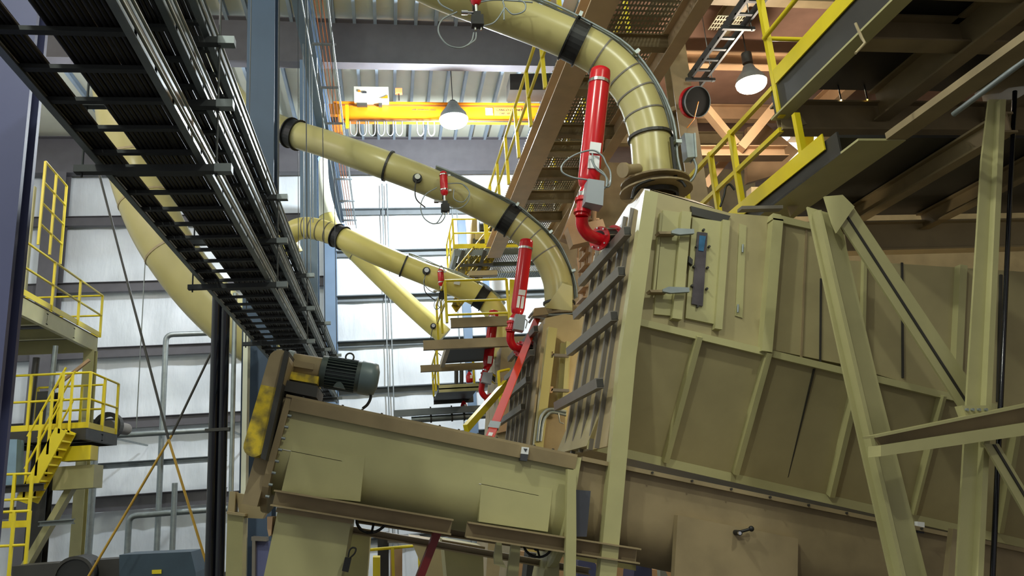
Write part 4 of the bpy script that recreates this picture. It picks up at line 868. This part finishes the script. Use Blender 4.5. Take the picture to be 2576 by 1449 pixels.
t = thing('steel_platform', 'pale green edged lower platform with extinguishers, centre', 'platform', P(1150, 990, 18.5))
a, b = P(1104, 978, 17.6), P(1205, 974, 17.6); b.z = a.z
MB().Cc(a, b, 0.17, 0.1, 0.014, flip=-1).build('edge_beam', beige, t); MB().prism([a+V((0, 0, -0.02)), b+V((0, 0, -0.02)), b+V((0, 2.2, -0.02)), a+V((0, 2.2, -0.02))], V((0, 0, 0.03))).build('deck', darkst, t)
MB().Cc(a+V((0, 2.2, 0)), b+V((0.1, 2.2, 0)), 0.2, 0.1, 0.014, flip=-1).build('edge_beam', darkst, t)
railing('yellow railing around the pale green edged lower platform', [a+V((0, 2.1, 0.09)), a+V((0, 0.05, 0.09)), b+V((-0.1, 0.05, 0.09))], [2, 1], hgt=0.84, toe=False)
def extinguisher(lab, x, y0, y1, Y):
    a, b = P(x, y0, Y), P(x, y1, Y); b.x = a.x; t = thing('fire_extinguisher', lab, 'extinguisher', b, 'red fire extinguishers')
    MB().path([b, b+V((0, 0, 0.03)), a-V((0, 0, 0.12)), a-V((0, 0, 0.04)), a], 1, 16, radii=[0.07, 0.085, 0.085, 0.05, 0.02]).build('bottle', red, t)
    MB().box(a+V((0.02, 0, 0.02)), 0.1, 0.03, 0.04).build('valve', blackm, t); MB().box(b.lerp(a, 0.5)-V((-0.03, 0.086, 0)), 0.05, 0.006, 0.08).build('label_plate', label, t)
extinguisher('red fire extinguisher on the pale green edged platform', 1180, 935, 963, 17.9)
extinguisher('red canister under the pale green edged platform', 1166, 1008, 1036, 19.7)
for i, x in enumerate((1148, 1161)): tag(MB().tube(P(x, 925, 18.6), P(x, 968, 18.6), 0.05, 8).build('upright_pipe', darkst), ['left', 'right'][i]+' dark upright pipe on the lower centre platform', 'pipe', 'dark upright pipes')
hb('rack_beam', 'grey blue beam with the bright pipe hanging below it', 990, 1235, 1040, 19.4, 0.16, 0.16, girtm, group=None)
a, b = P(1035, 1056, 19.6), P(1240, 1044, 19.6); b.z = a.z; tag(MB().tube(a, b, 0.085, 14).build('insulated_pipe', galv), 'bright horizontal pipe hanging under the grey blue beam', 'pipe')
for i, x in enumerate((1084, 1137, 1168)):
    c = P(x, 1050, 19.6); t = thing('pipe_hanger', ['left', 'middle', 'right'][i]+' dark clevis hanger on the bright horizontal pipe', 'hanger', c, 'pipe hangers'); MB().ring(V((c.x, c.y, a.z)), XR, 0.087, 0.04, 0.02).build('clamp', darkst, t); MB().tube(V((c.x, c.y, a.z+0.1)), V((c.x, c.y, a.z+0.3)), 0.02, 6).build('rod', darkst, t)
t = thing('wheel_frame_cluster', 'yellow latch frame with discs beside the farthest red bottle', 'frame', P(1250, 960, 15.2))
MB().tube(P(1246, 953, 15.2), P(1246, 953, 15.3), 0.09, 16).build('disc', darkst, t)
for a_, b_ in (((1236, 938), (1270, 966)), ((1234, 958), (1262, 975)), ((1268, 948), (1282, 960)), ((1268, 948), (1270, 962))): MB().bar(P(*a_, 15.1), P(*b_, 15.1), 0.03, 0.03).build('bar', yel, t)
tag(MB().pp([(1248, 868), (1320, 862), (1300, 935), (1262, 945), (1250, 930)], 16.3, 16.8).build('dark_duct_box', dirty), 'dusty dark casing hidden in the gap behind the middle red bottle elbow', 'casing')
# ================================================================== UPPER BACK PLATFORM
zp = 14.1; yb = 18.4
x0 = P(1142, 620, yb).x
t = platform('far platform high in front of the bright wall, carrying a motor', x0, 4.6, yb, 20.6, P(1200, 628, yb).z, mat=girtm, h=0.16, deck='g')
zt = P(1200, 628, yb).z+0.04
railing('yellow railing of the far high platform with a bright yellow kick plate', [(x0, 20.5, zt), (x0, yb, zt), (4.5, yb, zt)], [2, 3], hgt=0.8)
t = thing('drive_motor', 'dark motor on a tan base standing on the far high platform', 'motor', (P(1215, 600, 19).x, 19.2, zt))
MB().pp([(1188, 552), (1200, 552), (1202, 618), (1184, 618)], 19.1, 19.6).build('guard', dirty, t)
MB().tube(P(1206, 572, 19.3), P(1248, 572, 19.3), 0.16, 16).build('motor_body', blackm, t); MB().pp([(1196, 585), (1255, 583), (1255, 600), (1196, 602)], 19.0, 19.6).build('base_frame', beige2, t)
MB().pp([(1190, 600), (1262, 598), (1262, 620), (1190, 622)], 19.05, 19.6).build('pedestal', darkst, t)
t = stair('far stair going down left behind the yellow railing', P(1240, 640, 18.9), P(1148, 760, 17.9), 0.7, 8, yeld, hr=0.8)
for i, x in enumerate((1144, 1198)):
    tag(MB().bar(P(x+22, 632, 18.3), P(x, 700, 18.3), 0.09, 0.12, up=BK).build('platform_brace', darkst), ['left', 'right'][i]+' dark diagonal brace under the far high platform', 'brace', 'dark braces under the far high platform')
a, b = P(1155, 668, 18.2), P(1240, 664, 18.2); b.z = a.z; tag(MB().bar(a, b, 0.08, 0.06).build('tie_beam', darkst), 'thin dark tie beam between the braces of the far platform', 'beam')
a, b = P(1180, 690, 18.0), P(1250, 688, 18.0); b.z = a.z; tag(MB().bar(a, b, 0.2, 0.12).build('tie_beam', beige2), 'short tan beam end below the far platform', 'beam')
tag(MB().pp([(1158, 645), (1232, 642), (1228, 690), (1152, 694)], 19.3, 19.35).build('mesh_panel', grat), 'wire mesh panel under the far high platform', 'panel')
# ================================================================== OVERHEAD CATWALK
t = thing('overhead_catwalk', 'long overhead catwalk of tan beams and grating receding above the middle', 'catwalk', (3.6, 14, 13.7))
CX0, CX1, CZ = 2.63, 4.08, 14.05
MB().I((CX0+0.17, 7.0, CZ-0.2), (CX0+0.17, 18.2, CZ-0.2), 0.32, 0.36, 0.02, 0.02).build('stringer', catm, t)
MB().I((CX1, 7.0, CZ-0.2), (CX1, 18.2, CZ-0.2), 0.32, 0.2, 0.02, 0.02).build('stringer', catm, t)
yy = [7.6, 8.9, 10.1, 11.6, 12.3, 13.4, 14.6, 15.8, 17.0]
for i, y in enumerate(yy): MB().I((CX0+0.3, y, CZ-0.16), (CX1, y, CZ-0.16), 0.22, 0.14 if i % 2 else 0.22).build('cross_beam', dirty if i % 2 else beige2, t)
MB().box(((CX0+CX1)/2, 12.6, CZ), CX1-CX0, 11.2, 0.012).build('grating_panel', grat, t)
railing('yellow railing along the left edge of the overhead catwalk', [(CX0, 9.2, CZ+0.02), (CX0, 18.2, CZ+0.02)], [7], toe=False, r=0.03)
railing('yellow railing along the right edge of the overhead catwalk', [(CX0+1.0, 9.2, CZ+0.02), (CX0+1.0, 18.2, CZ+0.02)], [7], toe=False, r=0.03)
tag(MB().pp([(1283, 186), (1398, 184), (1398, 226), (1283, 226)], 19.5, 20.2).build('dark_cabinet', darkst), 'dark cabinet high behind the catwalk railing, above the crane girder end', 'cabinet')
# stair flight beams right of the catwalk
t = stair('brown stair flight seen from below right of the second duct', P(1500, 420, 12.4), P(1480, 760, 13.6), 0.9, 12, rust, hr=0.9, yd=0.6)
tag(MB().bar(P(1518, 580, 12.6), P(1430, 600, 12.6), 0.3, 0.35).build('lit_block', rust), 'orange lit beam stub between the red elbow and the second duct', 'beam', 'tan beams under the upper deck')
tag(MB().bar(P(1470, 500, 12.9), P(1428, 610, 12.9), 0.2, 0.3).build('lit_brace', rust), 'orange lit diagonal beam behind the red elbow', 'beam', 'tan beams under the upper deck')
tag(MB().pp([(1395, 470), (1480, 405), (1900, 430), (1900, 900), (1440, 900), (1400, 700)], 16.8, 17.0).build('added_backdrop', dirty), 'added brown partition far behind the second duct bend', 'backdrop')  # added sheet, covers the bright wall behind the duct bend
tag(MB().pp([(1890, 470), (2900, 470), (2900, 760), (1890, 760)], 11.6, 11.8).build('added_backdrop', dirty), 'added brown partition just visible between the nearest hood and the right platforms', 'backdrop')  # added sheet, darkens a gap where the lit wall would show
# ================================================================== UPPER DECK AND ITS BEAMS
struct('ceiling_deck', MB().box((9.4, 14.6, 15.95), 11.4, 12.6, 0.12), deckm, 'brown upper deck seen from below')
GD = 'tan beams under the upper deck'
def ybeam(lab, X, z, y0, y1, h, w, mat=rust, name='deck_beam'): return tag(MB().I((X, y0, z), (X, y1, z), h, w, 0.02, 0.015).build(name, mat), lab, 'beam', GD)
def xbeam(lab, x0, x1, Y, z, h, w, mat=rust, name='deck_beam'): return tag(MB().I((x0, Y, z), (x1, Y, z), h, w, 0.02, 0.015).build(name, mat), lab, 'beam', GD)
ybeam('dark beam running away right of the overhead catwalk', 6.0, 15.55, 8.5, 10.9, 0.4, 0.16, dirty)
ybeam('tan beam at the far right under the upper deck', 9.5, 15.5, 8.5, 18, 0.4, 0.25)
xbeam('dark cross beam at the top edge under the upper deck', 5.0, 14, 10.0, 15.62, 0.4, 0.2, dirty)
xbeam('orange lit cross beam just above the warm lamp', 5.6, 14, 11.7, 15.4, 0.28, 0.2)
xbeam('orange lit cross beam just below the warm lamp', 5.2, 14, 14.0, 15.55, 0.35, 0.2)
xbeam('wide tan cross beam lower down behind the yellow rails', 5.4, 8.1, 13.0, P(1860, 386, 13.0).z, 0.22, 0.3)
xbeam('pinkish cross beam behind the wide tan one', 5.2, 8.6, 15.4, P(1860, 350, 15.4).z, 0.3, 0.2, dirty)
def dbeam(lab, a, b, w, mat=rust): return tag(MB().bar(a, b, w, w*0.9).build('knee_brace', mat), lab, 'brace', 'orange lit knee braces')
dbeam('orange lit brace from the hose reel down to the right', P(1768, 266, 12.8), P(1850, 365, 12.9), 0.17)
dbeam('orange lit brace falling left from the gusset to the wide beam', P(1972, 240, 12.8), P(1862, 374, 12.9), 0.2)
dbeam('dull tan brace low behind the yellow posts', P(1850, 370, 13.6), P(1770, 470, 13.6), 0.18)
tag(MB().I((5.2, 11.2, 10), (5.2, 11.2, 15.7), 0.3, 0.34, up=BK).build('deck_column', dirty), 'dark column behind the largest duct bend, hose reel beside it', 'column')
for k, (x0_, x1_, y0_, y1_, lb) in enumerate(((4.35, 5.2, 8.4, 10.3, 'bright grating panel above the largest duct at the top edge'), (5.6, 6.2, 10.2, 10.6, 'small grating patch beside the cable ladder'))):
    tag(MB().box(((x0_+x1_)/2, (y0_+y1_)/2, 15.3), x1_-x0_, y1_-y0_, 0.012).build('grating_panel', grat), lb, 'grating', 'grating panels in the upper deck')
# cable ladder
a0, a1, b0, b1 = PZ(1862, 0, 14.6), PZ(1732, 215, 14.6), PZ(1905, 0, 14.6), PZ(1766, 225, 14.6)
t = thing('cable_ladder', 'empty galvanised cable ladder slanting below the upper deck', 'cable ladder', a1)
ax_, bx_ = (a0.x+a1.x)/2, (b0.x+b1.x)/2; ylo, yhi = a0.y-0.6, a1.y
for x in (ax_, bx_): MB().Cc((x, ylo, 14.64), (x, yhi, 14.64), 0.13, 0.04, 0.008).build('side_rail', rungm, t)
k = ylo
while k < yhi: MB().bar((ax_, k, 14.6), (bx_, k, 14.6), 0.05, 0.03).build('rung', rungm, t); k += 0.31
for y in (ylo+1.2, yhi-0.3): MB().bar((ax_-0.1, y, 14.54), (bx_+0.15, y, 14.54), 0.05, 0.05).build('strut', rungm, t); MB().tube((bx_+0.1, y, 14.5), (bx_+0.1, y, 15.9), 0.01, 6).build('hanger_rod', galv, t)
# hose reel
c = P(1755, 256, 10.7); t = thing('hose_reel', 'round dark hose reel with a red rim and an orange cord', 'hose reel', c)
u = V((0.25, -1, -0.45)).normalized()
MB().tube(c, c-u*0.16, 0.25, 30).build('drum', blackm, t); MB().ring(c-u*0.13, u, 0.24, 0.07, 0.025).build('rim', red, t); MB().ring(c, u, 0.245, 0.02, 0.014).build('front_rim', galvd, t)
MB().path([c+u*0.02, P(1746, 300, 10.6), P(1728, 322, 10.6)], 0.008, 6).build('orange_cord', crane, t); MB().bar(c-u*0.1, c-u*0.1+V((-0.25, 0.5, 0.1)), 0.08, 0.08).build('wall_bracket', dirty, t)
t = thing('junction_box', 'galvanised junction box mounted beside the conduits of the largest duct', 'box', P(1738, 395, 8.0))
MB().pp([(1722, 334), (1748, 336), (1752, 394), (1730, 396)], 7.7, 7.85).build('box_body', galvd, t); MB().pp([(1746, 334), (1750, 334), (1754, 394), (1750, 396)], 7.68, 7.86).build('cover_edge', galv, t)
tag(MB().path(catmull([P(x, y, 7.6) for x, y in ((1745, 400), (1752, 420), (1748, 440), (1738, 455), (1722, 466))], 6), 0.016, 8).build('bent_conduit', galvd), 'bent conduit below the galvanised junction box', 'conduit')
tag(MB().path(catmull([P(x, y, 7.25) for x, y in ((1590, 500), (1600, 470), (1640, 452), (1680, 446), (1712, 455), (1725, 470))], 6), 0.016, 8).build('black_cable', blackm), 'black cable sweeping around the foot of the largest duct', 'cable')
tag(MB().bar(P(1688, 345, 7.35), P(1700, 450, 7.35), 0.03, 0.03, up=BK).build('dark_strip', blackm), 'dark vertical strip on the straight foot of the largest duct', 'strip')
# daylight seen under the deck
struct('window_1', MB().pp([(1940, 332), (2095, 332), (2095, 450), (1940, 450)], 14.9, 14.95), skyl, 'bright daylight panel behind the yellow rails')
tag(MB().pp([(1925, 310), (2010, 380), (1950, 440), (1880, 460), (1880, 320)], 14.6, 14.75).build('tan_gusset_wall', rust), 'tan plate hiding most of the daylight panel', 'plate')
tag(MB().pp([(2060, 316), (2110, 316), (2110, 400), (2010, 470), (2003, 440), (2062, 372)], 14.7, 14.8).build('tan_plate', beige2), 'second tan plate in front of the daylight panel', 'plate')
tag(MB().pp([(2016, 340), (2048, 340), (2044, 385), (2022, 395)], 14.6, 14.7).build('yellow_plate', yel), 'bright yellow plate in front of the daylight panel', 'plate')
# ================================================================== RIGHT: PLATFORMS, RAILINGS, TRUSS
XE = 4.12
t = thing('steel_platform', 'dark underside of the upper right platform with tan edge beams', 'platform', (6, 4, 11.5))
MB().box((XE+2.6, 4.2, 11.90), 5.2, 4.9, 0.04).build('deck', darkst, t)
MB().bar((XE, 1.8, 11.70), (XE, 6.65, 11.70), 0.02, 0.36).build('edge_web', darkst, t); MB().bar((XE+0.02, 1.8, 11.52), (XE+0.02, 6.65, 11.52), 0.17, 0.02).build('edge_flange', beige, t)
MB().I((XE, 6.65, 11.54), (XE+5, 6.65, 11.54), 0.34, 0.18).build('end_beam', dirty, t)
for y in (3.6, 4.6, 5.35): MB().I((XE, y, 11.7), (XE+5, y, 11.7), 0.26, 0.2).build('cross_beam', dirty, t)
for x in (5.3, 6.6): MB().I((x, 1.8, 11.66), (x, 6.6, 11.66), 0.34, 0.18).build('long_beam', dirty, t)
MB().prism([P(1960, 228, 6.62), P(2000, 270, 6.62), P(2030, 312, 6.62), P(1968, 325, 6.62)], V((0, 0.02, 0))).build('gusset', beige2, t)
MB().bar((XE-0.03, 1.8, 11.93), (XE-0.03, 6.5, 11.93), 0.014, 0.16).build('kick_plate', yel, t)
# yellow railing of the upper right platform
t = thing('guard_railing', 'yellow railing posts standing on the edge of the upper right platform', 'railing', (XE, 6.6, 11.9), 'yellow guard railings')
MB().bar((XE, 6.55, 11.5), (XE, 6.55, 13.0), 0.06, 0.06, up=BK).build('post', yel, t); MB().bar((XE, 4.6, 11.9), (XE, 4.6, 13.0), 0.06, 0.06, up=BK).build('post', yel, t)
MB().tube((XE, 3, 12.98), (XE, 6.55, 12.98), 0.025, 8).build('top_rail', yel, t); MB().tube((XE-0.04, 3, 12.42), (XE-0.04, 6.55, 12.42), 0.025, 8).build('mid_rail', yel, t)
MB().tube((XE, 6.55, 12.42), (XE+1.0, 6.55, 12.42), 0.025, 8).build('cross_rail', yel, t)
t = thing('steel_platform', 'lower right platform edge with a pale tan beam under a yellow kick plate', 'platform', (5, 6, 10.6))
MB().bar((XE, 5.72, 10.80), (XE, 7.95, 10.80), 0.02, 0.22).build('edge_web', darkst, t); MB().bar((XE+0.22, 5.45, 10.70), (XE+0.22, 7.95, 10.70), 0.46, 0.02).build('edge_flange', beige, t)
MB().box((XE+2.8, 6.9, 10.93), 5.4, 2.1, 0.03).build('deck', darkst, t)
MB().bar((XE+0.36, 3.6, 10.73), (XE+0.36, 5.45, 10.73), 0.2, 0.06).build('edge_flange', dirty, t)  # nearer length of the same beam, its unlit shade put into darker tan
MB().I((XE+0.3, 7.95, 10.62), (XE+5, 7.95, 10.62), 0.38, 0.2).build('end_beam', beige2, t)
for x in (5.5, 6.6): MB().I((x, 5.3, 10.8), (x, 7.9, 10.8), 0.2, 0.14).build('long_beam', dirty, t)
MB().prism([P(1968, 480, 7.0), P(2036, 482, 7.0), P(1990, 543, 7.0)], V((0, 0.03, 0))).build('gusset', beige2, t)
MB().bar((XE-0.03, 5.9, 10.9), (XE-0.03, 9.2, 10.9), 0.014, 0.16).build('kick_plate', yel, t)
MB().tube(P(1990, 478, 6.9), P(1993, 493, 6.85), 0.03, 10).build('plug', darkst, t)
t = thing('guard_railing', 'yellow railing of the lower right platform, posts ending behind the hood roof', 'railing', (XE, 7, 10.9), 'yellow guard railings')
MB().bar((XE, 6.6, 11.86), (XE, 9.2, 11.86), 0.05, 0.05).build('top_rail', yel, t); MB().bar((XE, 6.6, 11.38), (XE, 9.2, 11.38), 0.05, 0.05).build('mid_rail', yel, t)
for y in (6.3, 7.65, 8.25, 9.1): MB().bar((XE, y, 10.9), (XE, y, 11.9 if y > 6.5 else 11.4), 0.06, 0.06, up=BK).build('post', yel, t)
tag(MB().pp([(1866, 518), (1970, 516), (1970, 524), (1866, 526)], 6.6, 6.7).build('grey_bar', stiff), 'short grey bar lying on top of the nearest hood', 'bar')
tag(MB().path(catmull([P(x, y, 7.2) for x, y in ((1812, 520), (1822, 490), (1826, 470), (1836, 464), (1848, 478))], 5), 0.012, 6).build('looped_wire', blackm), 'thin looped wire beside the yellow posts on the hood', 'wire')
t = thing('indicator_lamp', 'small pale light point under the dark right platform', 'lamp', PZ(2116, 252, 11.7), 'tiny light points under the dark platform'); MB().sphere(PZ(2116, 252, 11.7), 0.009, 8).build('bulb', spark, t); MB().tube(PZ(2116, 252, 11.705), PZ(2116, 252, 11.705)+V((0, 0, 0.19)), 0.008, 6).build('stem', darkst, t)
t = thing('indicator_lamp', 'small yellow light point right of the pale one under the dark platform', 'lamp', PZ(2182, 251, 11.7), 'tiny light points under the dark platform'); MB().sphere(PZ(2182, 251, 11.7), 0.008, 8).build('bulb', emit('yellow_indicator', (255, 210, 90), 5), t); MB().tube(PZ(2182, 251, 11.705), PZ(2182, 251, 11.705)+V((0, 0, 0.19)), 0.008, 6).build('stem', darkst, t)
tag(MB().path([P(2152, 58, 4.9), P(2168, 95, 4.9), P(2176, 108, 4.9), P(2152, 134, 4.9)], 0.012, 6).build('bent_hook', beige2), 'small bent hook hanging from the upper right platform', 'hook')
tag(MB().tube(P(2398, 288, 5.0), P(2620, 120, 4.2), 0.022, 12).build('grey_pipe', galvd), 'dull grey pipe slanting up to the right edge', 'pipe')
# truss
YT = 5.55
def member(name, lab, flange, Y, ridge=None, slit=None, mat=beige, cat='truss member'):
    t = thing(name, lab, cat, P(*flange[2], Y), 'members of the right hand truss')
    MB().pp(flange, Y, Y+0.02).build('flange', mat, t)
    if ridge:
        a, b, w, d = ridge; MB().pp([(a[0]-w, a[1]), (a[0]+w, a[1]), (b[0]+w, b[1]), (b[0]-w, b[1])], Y-d, Y).build('web', mat, t)
    if slit: 
        a, b, w = slit; MB().pp([(a[0]-w, a[1]), (a[0]+w, a[1]), (b[0]+w, b[1]), (b[0]-w, b[1])], Y-0.012, Y).build('slit', darkst, t)
    return t
member('truss_column', 'wide inclined tan truss leg in front of the big hood', [(2031, 520), (2100, 540), (2122, 590), (2209, 960), (2270, 1200), (2360, 1560), (2265, 1560), (2128, 960)], YT, ridge=((2062, 528), (2300, 1560), 5, 0.09))
t = member('truss_brace', 'double angle diagonal brace with a dark slit down its middle', [(2074, 494), (2140, 510), (2455, 980), (2458, 1055), (2425, 1040), (2112, 560)], YT-0.12, slit=((2104, 500), (2432, 1010), 3))
member('truss_post', 'upright truss post at the right with a dark round pipe beside it', [(2488, 250), (2530, 250), (2486, 960), (2455, 1560), (2400, 1560), (2435, 960), (2470, 400)], YT-0.28, ridge=((2524, 250), (2462, 1560), 7, 0.06))
tag(MB().tube(P(2553, 230, YT-0.2), P(2492, 1560, YT-0.2), 0.02, 10).build('glossy_pipe', glossb), 'thin glossy dark pipe running beside the right truss post', 'pipe')
t = thing('truss_strut', 'broad channel strut crossing the right truss and rising to the right edge', 'truss member', P(2213, 1149, 5.1), 'members of the right hand truss')
MB().pp([(2203, 1099), (2820, 972), (2820, 1027), (2218, 1122)], 5.12, 5.15).build('web', dirty, t); MB().pp([(2216, 1120), (2820, 1025), (2820, 1060), (2216, 1148)], 5.0, 5.15).build('lower_flange', beige, t); MB().pp([(2200, 1095), (2820, 966), (2820, 975), (2203, 1101)], 5.0, 5.15).build('upper_flange', beige, t)
member('truss_brace', 'second diagonal brace leaving the strut toward the lower right corner', [(2476, 1116), (2512, 1116), (2640, 1330), (2640, 1400)], YT-0.43, slit=((2502, 1118), (2640, 1348), 3))
t = thing('truss_gusset', 'bolted gusset plate where the right truss members meet', 'plate', P(2450, 1050, 5.0)); MB().pp([(2420, 1020), (2486, 1020), (2492, 1038), (2430, 1046)], 5.1, 5.18).build('plate', beige, t)
for x in (2430, 2444, 2460, 2478): MB().bolts([P(x, 1031, 5.1)], (0, -1, 0), 0.012, 0.02).build('bolt', galvd, t)
tag(MB().pp([(2120, 490), (2150, 520), (2105, 585), (2094, 560), (2074, 494)], YT-0.16, YT-0.14).build('truss_gusset', beige), 'pointed gusset at the head of the diagonal brace', 'plate')
tag(MB().pp([(2398, 1330), (2420, 1334), (2398, 1560), (2372, 1560)], YT+0.3, YT+0.36).build('truss_strap', beige2), 'narrow strap behind the truss at the bottom right', 'strap', 'members of the right hand truss')
# ================================================================== BACKGROUND BELOW THE CONVEYOR
zz = P(1000, 1380, 14).z
a, b = P(920, 1384, 13), P(1120, 1374, 13); b.z = a.z
railing('yellow railing seen through the gap below the conveyor', [a-V((0, 0, 1.07)), b-V((0, 0, 1.07))], [3])
tag(MB().pp([(950, 1340), (978, 1340), (978, 1470), (950, 1470)], 15, 15.5).build('dark_upright_pipe', darkst), 'dark upright behind the yellow railing in the gap', 'post')
tag(MB().pp([(982, 1380), (1012, 1378), (1012, 1450), (982, 1450)], 16, 16.5).build('orange_box', rust), 'orange brown box behind the yellow railing in the gap', 'box')
tag(MB().pp([(938, 1402), (956, 1402), (956, 1500), (938, 1500)], 12.5, 12.9).build('yellow_bollard', yel), 'short yellow upright in the gap beside the handwheel', 'bollard')
tag(MB().pp([(975, 1350), (1060, 1352), (1050, 1366), (975, 1366)], 14, 15).build('grey_duct_end', stiff), 'grey slab in the gap above the yellow railing', 'slab')
t = thing('rear_machine', 'brown and purple machine parts seen below the hood trough', 'machine', P(1500, 1470, 9))
MB().pp([(1300, 1385), (1700, 1440), (1700, 1560), (1300, 1560)], 10.2, 10.4).build('rear_plate', rust, t)
MB().pp([(1598, 1408), (1640, 1414), (1640, 1500), (1590, 1500)], 8.6, 9.0).build('purple_casing', lav, t)
MB().pp([(1330, 1390), (1358, 1394), (1340, 1500), (1318, 1500)], 9.3, 9.6).build('dark_panel', darkst, t)
MB().pp([(1455, 1410), (1480, 1400), (1500, 1420), (1500, 1500), (1450, 1500)], 9.0, 9.5).build('blue_panel', lav, t)
MB().pp([(1660, 1430), (1672, 1432), (1680, 1449), (1672, 1500), (1665, 1500)], 8.4, 8.5).build('bright_strip', whitep, t)
t = thing('rear_channel', 'sunlit tan channel behind the two front channels, right of the tapered plate', 'channel', P(1500, 1370, 8))
MB().pp([(1405, 1345), (1640, 1385), (1640, 1400), (1600, 1398), (1405, 1362)], 7.9, 8.0).build('upper_strip', ductm, t); MB().pp([(1400, 1386), (1600, 1420), (1600, 1436), (1400, 1398)], 7.9, 8.0).build('lower_strip', ductm, t)
